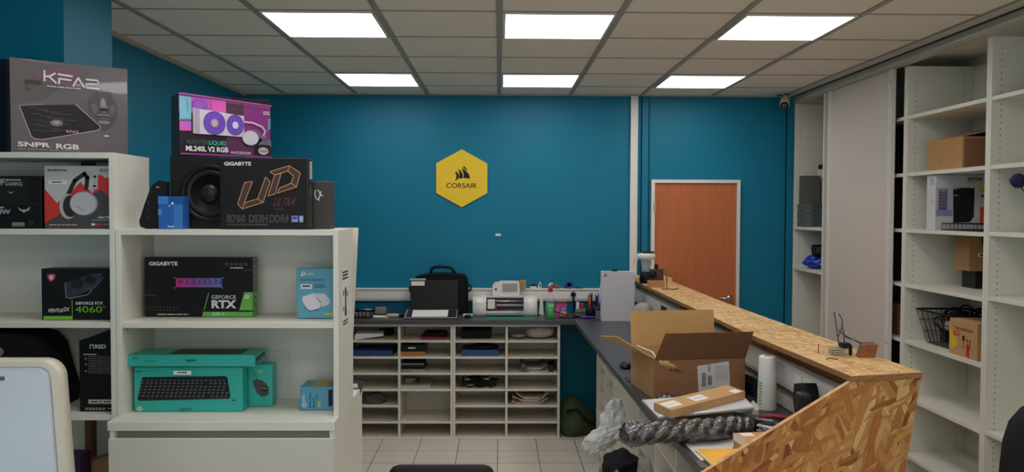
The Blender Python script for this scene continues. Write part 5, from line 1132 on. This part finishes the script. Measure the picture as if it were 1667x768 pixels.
p.rect(140, 460, 350, 640, ink((182, 182, 196))); p.rect(158, 474, 212, 600, ink((92, 92, 112))); p.rect(164, 480, 206, 488, ink((150, 180, 90)))
for i in range(5): p.rect(164, 500+i*18, 206, 506+i*18, ink((130, 130, 150)))
p.poly([(148, 600), (240, 600), (240, 634), (145, 634)], ink((140, 138, 176))); p.line([(215, 480), (230, 520), (226, 590)], 2.5, G_)
p.poly([(245, 478), (300, 466), (376, 468), (374, 640), (350, 672), (250, 676)], ink((34, 28, 34))); p.line([(248, 512), (275, 512)], 3, W_)
p.text('EATON', 334, 403, 420, 424, ink((50, 50, 60)), .035); p.disc(422, 477, 22, 18, ink((206, 200, 40))); p.bars(336, 430, 420, 436, 1, G_); p.disc(424, 515, 12, 8, ink((90, 80, 90)))
p.poly([(412, 585), (445, 578), (470, 585), (470, 690), (412, 680)], ink((226, 64, 58))); p.build(c)
p = Print(.10, .325, (0, 0, 40, 320), M=Matrix(((0, 1, 0, 0), (-1, 0, 0, .10), (0, 0, 1, 0), (0, 0, 0, 1)))); p.rect(20, 150, 32, 164, ink((190, 180, 90))); p.bars(12, 20, 34, 60, 4, G_); p.build(c, 'printed_side')
c = T('wire_tray', 'shallow black wire tray in front of the white tower unit box', 'tray', (2.57, 4.27, 1.696)); b = MB(BLACK)
for z in (.004, .04): b.tube([(0, 0, z), (0, .42, z), (.28, .42, z), (.28, 0, z)], .003, 6, closed=True)
for k in range(22): b.tube([(0, k*.02, .04), (0, k*.02, .004), (.28, k*.02, .004)], .0016, 5)
for k in range(13): b.tube([(k*.0233, .42, .04), (k*.0233, .42, .004)], .0016, 5)
O('wire_frame', b, c)
c = carton('black_carton', 'black cube carton in the back corner of the fourth wall shelf', 2.79, 4.72, 1.3527, .14, .14, .105, 0, mat('black_print2', (24, 24, 24), .4)); 
c = carton('tan_storage_box', 'tan storage box with a label strip and black clip above the black cube', 2.74, 4.70, 1.458, .19, .16, .205, 0, mat('tan_box', (168, 130, 84), .7))
O('clip', MB(BLACK).box(.07, .115, -.006, -.0005, .155, .205, .002), c); O('label_holder', MB(PAPER).box(.05, .13, -.003, -.0003, .085, .105), c); O('label_slot', MB(BLACK).box(.062, .12, -.0042, -.0032, .09, .10), c)
c = T('wire_basket', 'black wire basket full of cables and plugs on the lower wall shelf', 'basket', (2.585, 4.62, 1.0005)); b = MB(mat('wire_black', (26, 26, 27), .35, metal=.3))
def rect_ring(sx, sy, z, cx=.16, cy=.19): return [(cx-sx, cy-sy, z), (cx-sx, cy+sy, z), (cx+sx, cy+sy, z), (cx+sx, cy-sy, z)]
for z, s_ in ((.003, .72), (.07, .82), (.14, .92), (.2, 1.0), (.205, 1.01)): b.tube(rect_ring(.155*s_, .19*s_, z), .0032 if z > .19 else .002, 6, closed=True)
for k in range(15):
    f = -1+2*k/14
    for sx in (-1, 1): b.tube([(.16+sx*.155, .19+f*.19, .2), (.16+sx*.155*.72, .19+f*.19*.72, .003)], .0018, 5)
for k in range(11):
    f = -1+2*k/10
    for sy in (-1, 1): b.tube([(.16+f*.155, .19+sy*.19, .2), (.16+f*.155*.72, .19+sy*.19*.72, .003)], .0018, 5)
    b.tube([(.16+f*.11, .19-.137, .003), (.16+f*.11, .19+.137, .003)], .0018, 5)
O('wire_frame', b, c)
c = T('cables', 'heap of black cables and adapters inside the wire basket', 'cable', (2.745, 4.80, 1.006)); rnd = random.Random(9); b = MB(BLACK)
for k in range(16):
    cx, cy, cz = rnd.uniform(-.05, .06), rnd.uniform(-.12, .08), rnd.uniform(.12, .22); rx, ry, rz_ = rnd.uniform(.04, .1), rnd.uniform(.03, .08), rnd.uniform(.02, .06); ph = rnd.uniform(0, 6)
    b.tube([(cx+rx*math.cos(a/9*PI)*.8, cy+ry*math.cos(a/9*PI+ph), cz+rz_*math.sin(a/9*PI)) for a in range(18)], .005, 6, closed=True)
O('cable_loops', b, c)
for k in range(6): loose('power_adapter', MB(BLACK).box(-.02, .02, -.035, .035, 0, .08, .006, M=Rz(.1*(k % 3))), (2.745-.05+.045*(k % 3), 4.80-.05+.1*(k//3), 1.018), 'black power adapter among the cables in the wire basket', 'adapter', 'adapters in the wire basket')
b = MB(PLASW)
for y in (-.06, -.03): b.box(-.096, -.088, y-.008, y+.008, .10, .15, .002)
O('white_plug', b, c)
c = carton('marked_carton', 'brown carton with red and yellow tape and fragile marks beside the wire basket', 2.572, 4.592, 1.001, .27, .26, .20, -PI/2+.0, CARD)
p = Print(.27, .20, (440, 345, 720, 640)); rd = ink((186, 40, 36), .6); yl = ink((222, 190, 40), .6); bk = ink((50, 38, 32), .7)
p.rect(440, 440, 485, 600, ink((214, 180, 60), .6)); p.rect(480, 440, 548, 478, rd); p.poly([(470, 500), (520, 490), (525, 560), (480, 590)], yl); p.bars(490, 448, 545, 472, 2, yl, .4)
p.line([(470, 408), (500, 404)], 3, bk); p.bars(505, 408, 680, 432, 2, bk, .5)
p.poly([(575, 466), (600, 466), (598, 500), (590, 512), (582, 512), (576, 500)], bk); p.rect(586, 512, 590, 562, bk); p.rect(578, 560, 600, 566, bk)
for x in (624, 650): p.line([(x, 490), (x, 560)], 5, bk); p.poly([(x-8, 500), (x, 484), (x+8, 500)], bk)
p.poly([(618, 530), (645, 530), (645, 640), (618, 620)], rd); p.build(c)
O('tape', MB(ink((196, 160, 110), .4)).box(.0, .27, .11, .15, .2003, .2008), c)
# dark blue pom flowers
c = T('blue_flowers', 'dark blue round flower heads on thin stems at the right edge', 'flowers', (2.60, 3.93, 1.7005))
fb = mat('navy_petals', (24, 34, 66), .8, var=.3, scale=60, bump=.5)
O('flower', MB(fb).blob((-.012, .10, .258), (.034, .034, .034), 1, .2, 5, 4), c); O('flower', MB(fb).blob((.02, .02, .25), (.034, .034, .036), 2, .2, 5, 4), c)
O('stem', MB(wr).tube([(-.01, .1, .235), (.03, .05, .16), (.06, .0, .04), (.06, .0, .02)], .0028), c); O('stem', MB(wr).tube([(.02, .02, .23), (.05, .0, .12), (.065, -.02, .02)], .0028), c)
O('vase', MB(PLASW).lathe([(0, 0), (.035, 0), (.04, .03), (.02, .07), (.016, .10), (.014, .10), (.016, .07), (.03, .02), (0, .008)], (.07, -.02, 0)), c)
# ================================================================== CHAIRS
def chair(label, x, y, z, w_, h_, rz, m, tilt=.12):
    c = T('office_chair', label, 'chair', (x, y, 0), rz)
    O('backrest', MB(m).box(-w_/2, w_/2, -.03, .03, z-h_, z, .029, seg=5, M=Tr(0, 0, z-h_) @ Rx(0) @ Tr(0, 0, -(z-h_))), c)
    O('seat', MB(m).box(-.24, .24, -.55, -.06, .46, .53, .03, seg=4), c)
    O('back_bar', MB(BLACK).tube([(0, .0, z-h_+.02), (0, .02, .5), (0, -.2, .45)], .02), c); O('column', MB(CHROME).cyl((0, -.3, .08), .028, .38), c)
    for k in range(5):
        a = k*2*PI/5; O('leg', MB(BLACK).tube([(0, -.3, .10), (.28*math.cos(a), -.3+.28*math.sin(a), .065)], .018), c); O('caster', MB(BLACK).cyl((.28*math.cos(a)-.012, -.3+.28*math.sin(a), .028), .028, .024, 'X', 14), c)
    return c
chair('black chair back just showing at the bottom edge in front of the floor tiles', -.155, 2.22, 1.103, .29, .5, 0, mat('chair_black', (20, 19, 19), .6))
c = chair('chair under a black jacket cut off at the lower right corner', 1.92, 2.55, 1.0, .30, .4, math.radians(-10), mat('chair_charcoal', (26, 27, 30), .8))
jk = MB(mat('jacket_black', (26, 27, 30), .85, var=.15, scale=60, bump=.2))
ol = [(-.30, 0), (-.285, .25), (-.275, .42), (-.268, .50), (-.25, .565), (-.215, .61), (-.15, .65), (-.06, .675), (.1, .68), (.22, .64), (.28, .5), (.29, 0)]
loft(jk, [[(x*.93, -.06, .55+z*.97) for x, z in ol], [(x, -.045, .55+z) for x, z in ol], [(x, .05, .55+z) for x, z in ol], [(x*.93, .07, .55+z*.97) for x, z in ol]], True); O('back_cover', jk, c)  # jacket draped over the chair back, built as part of the chair
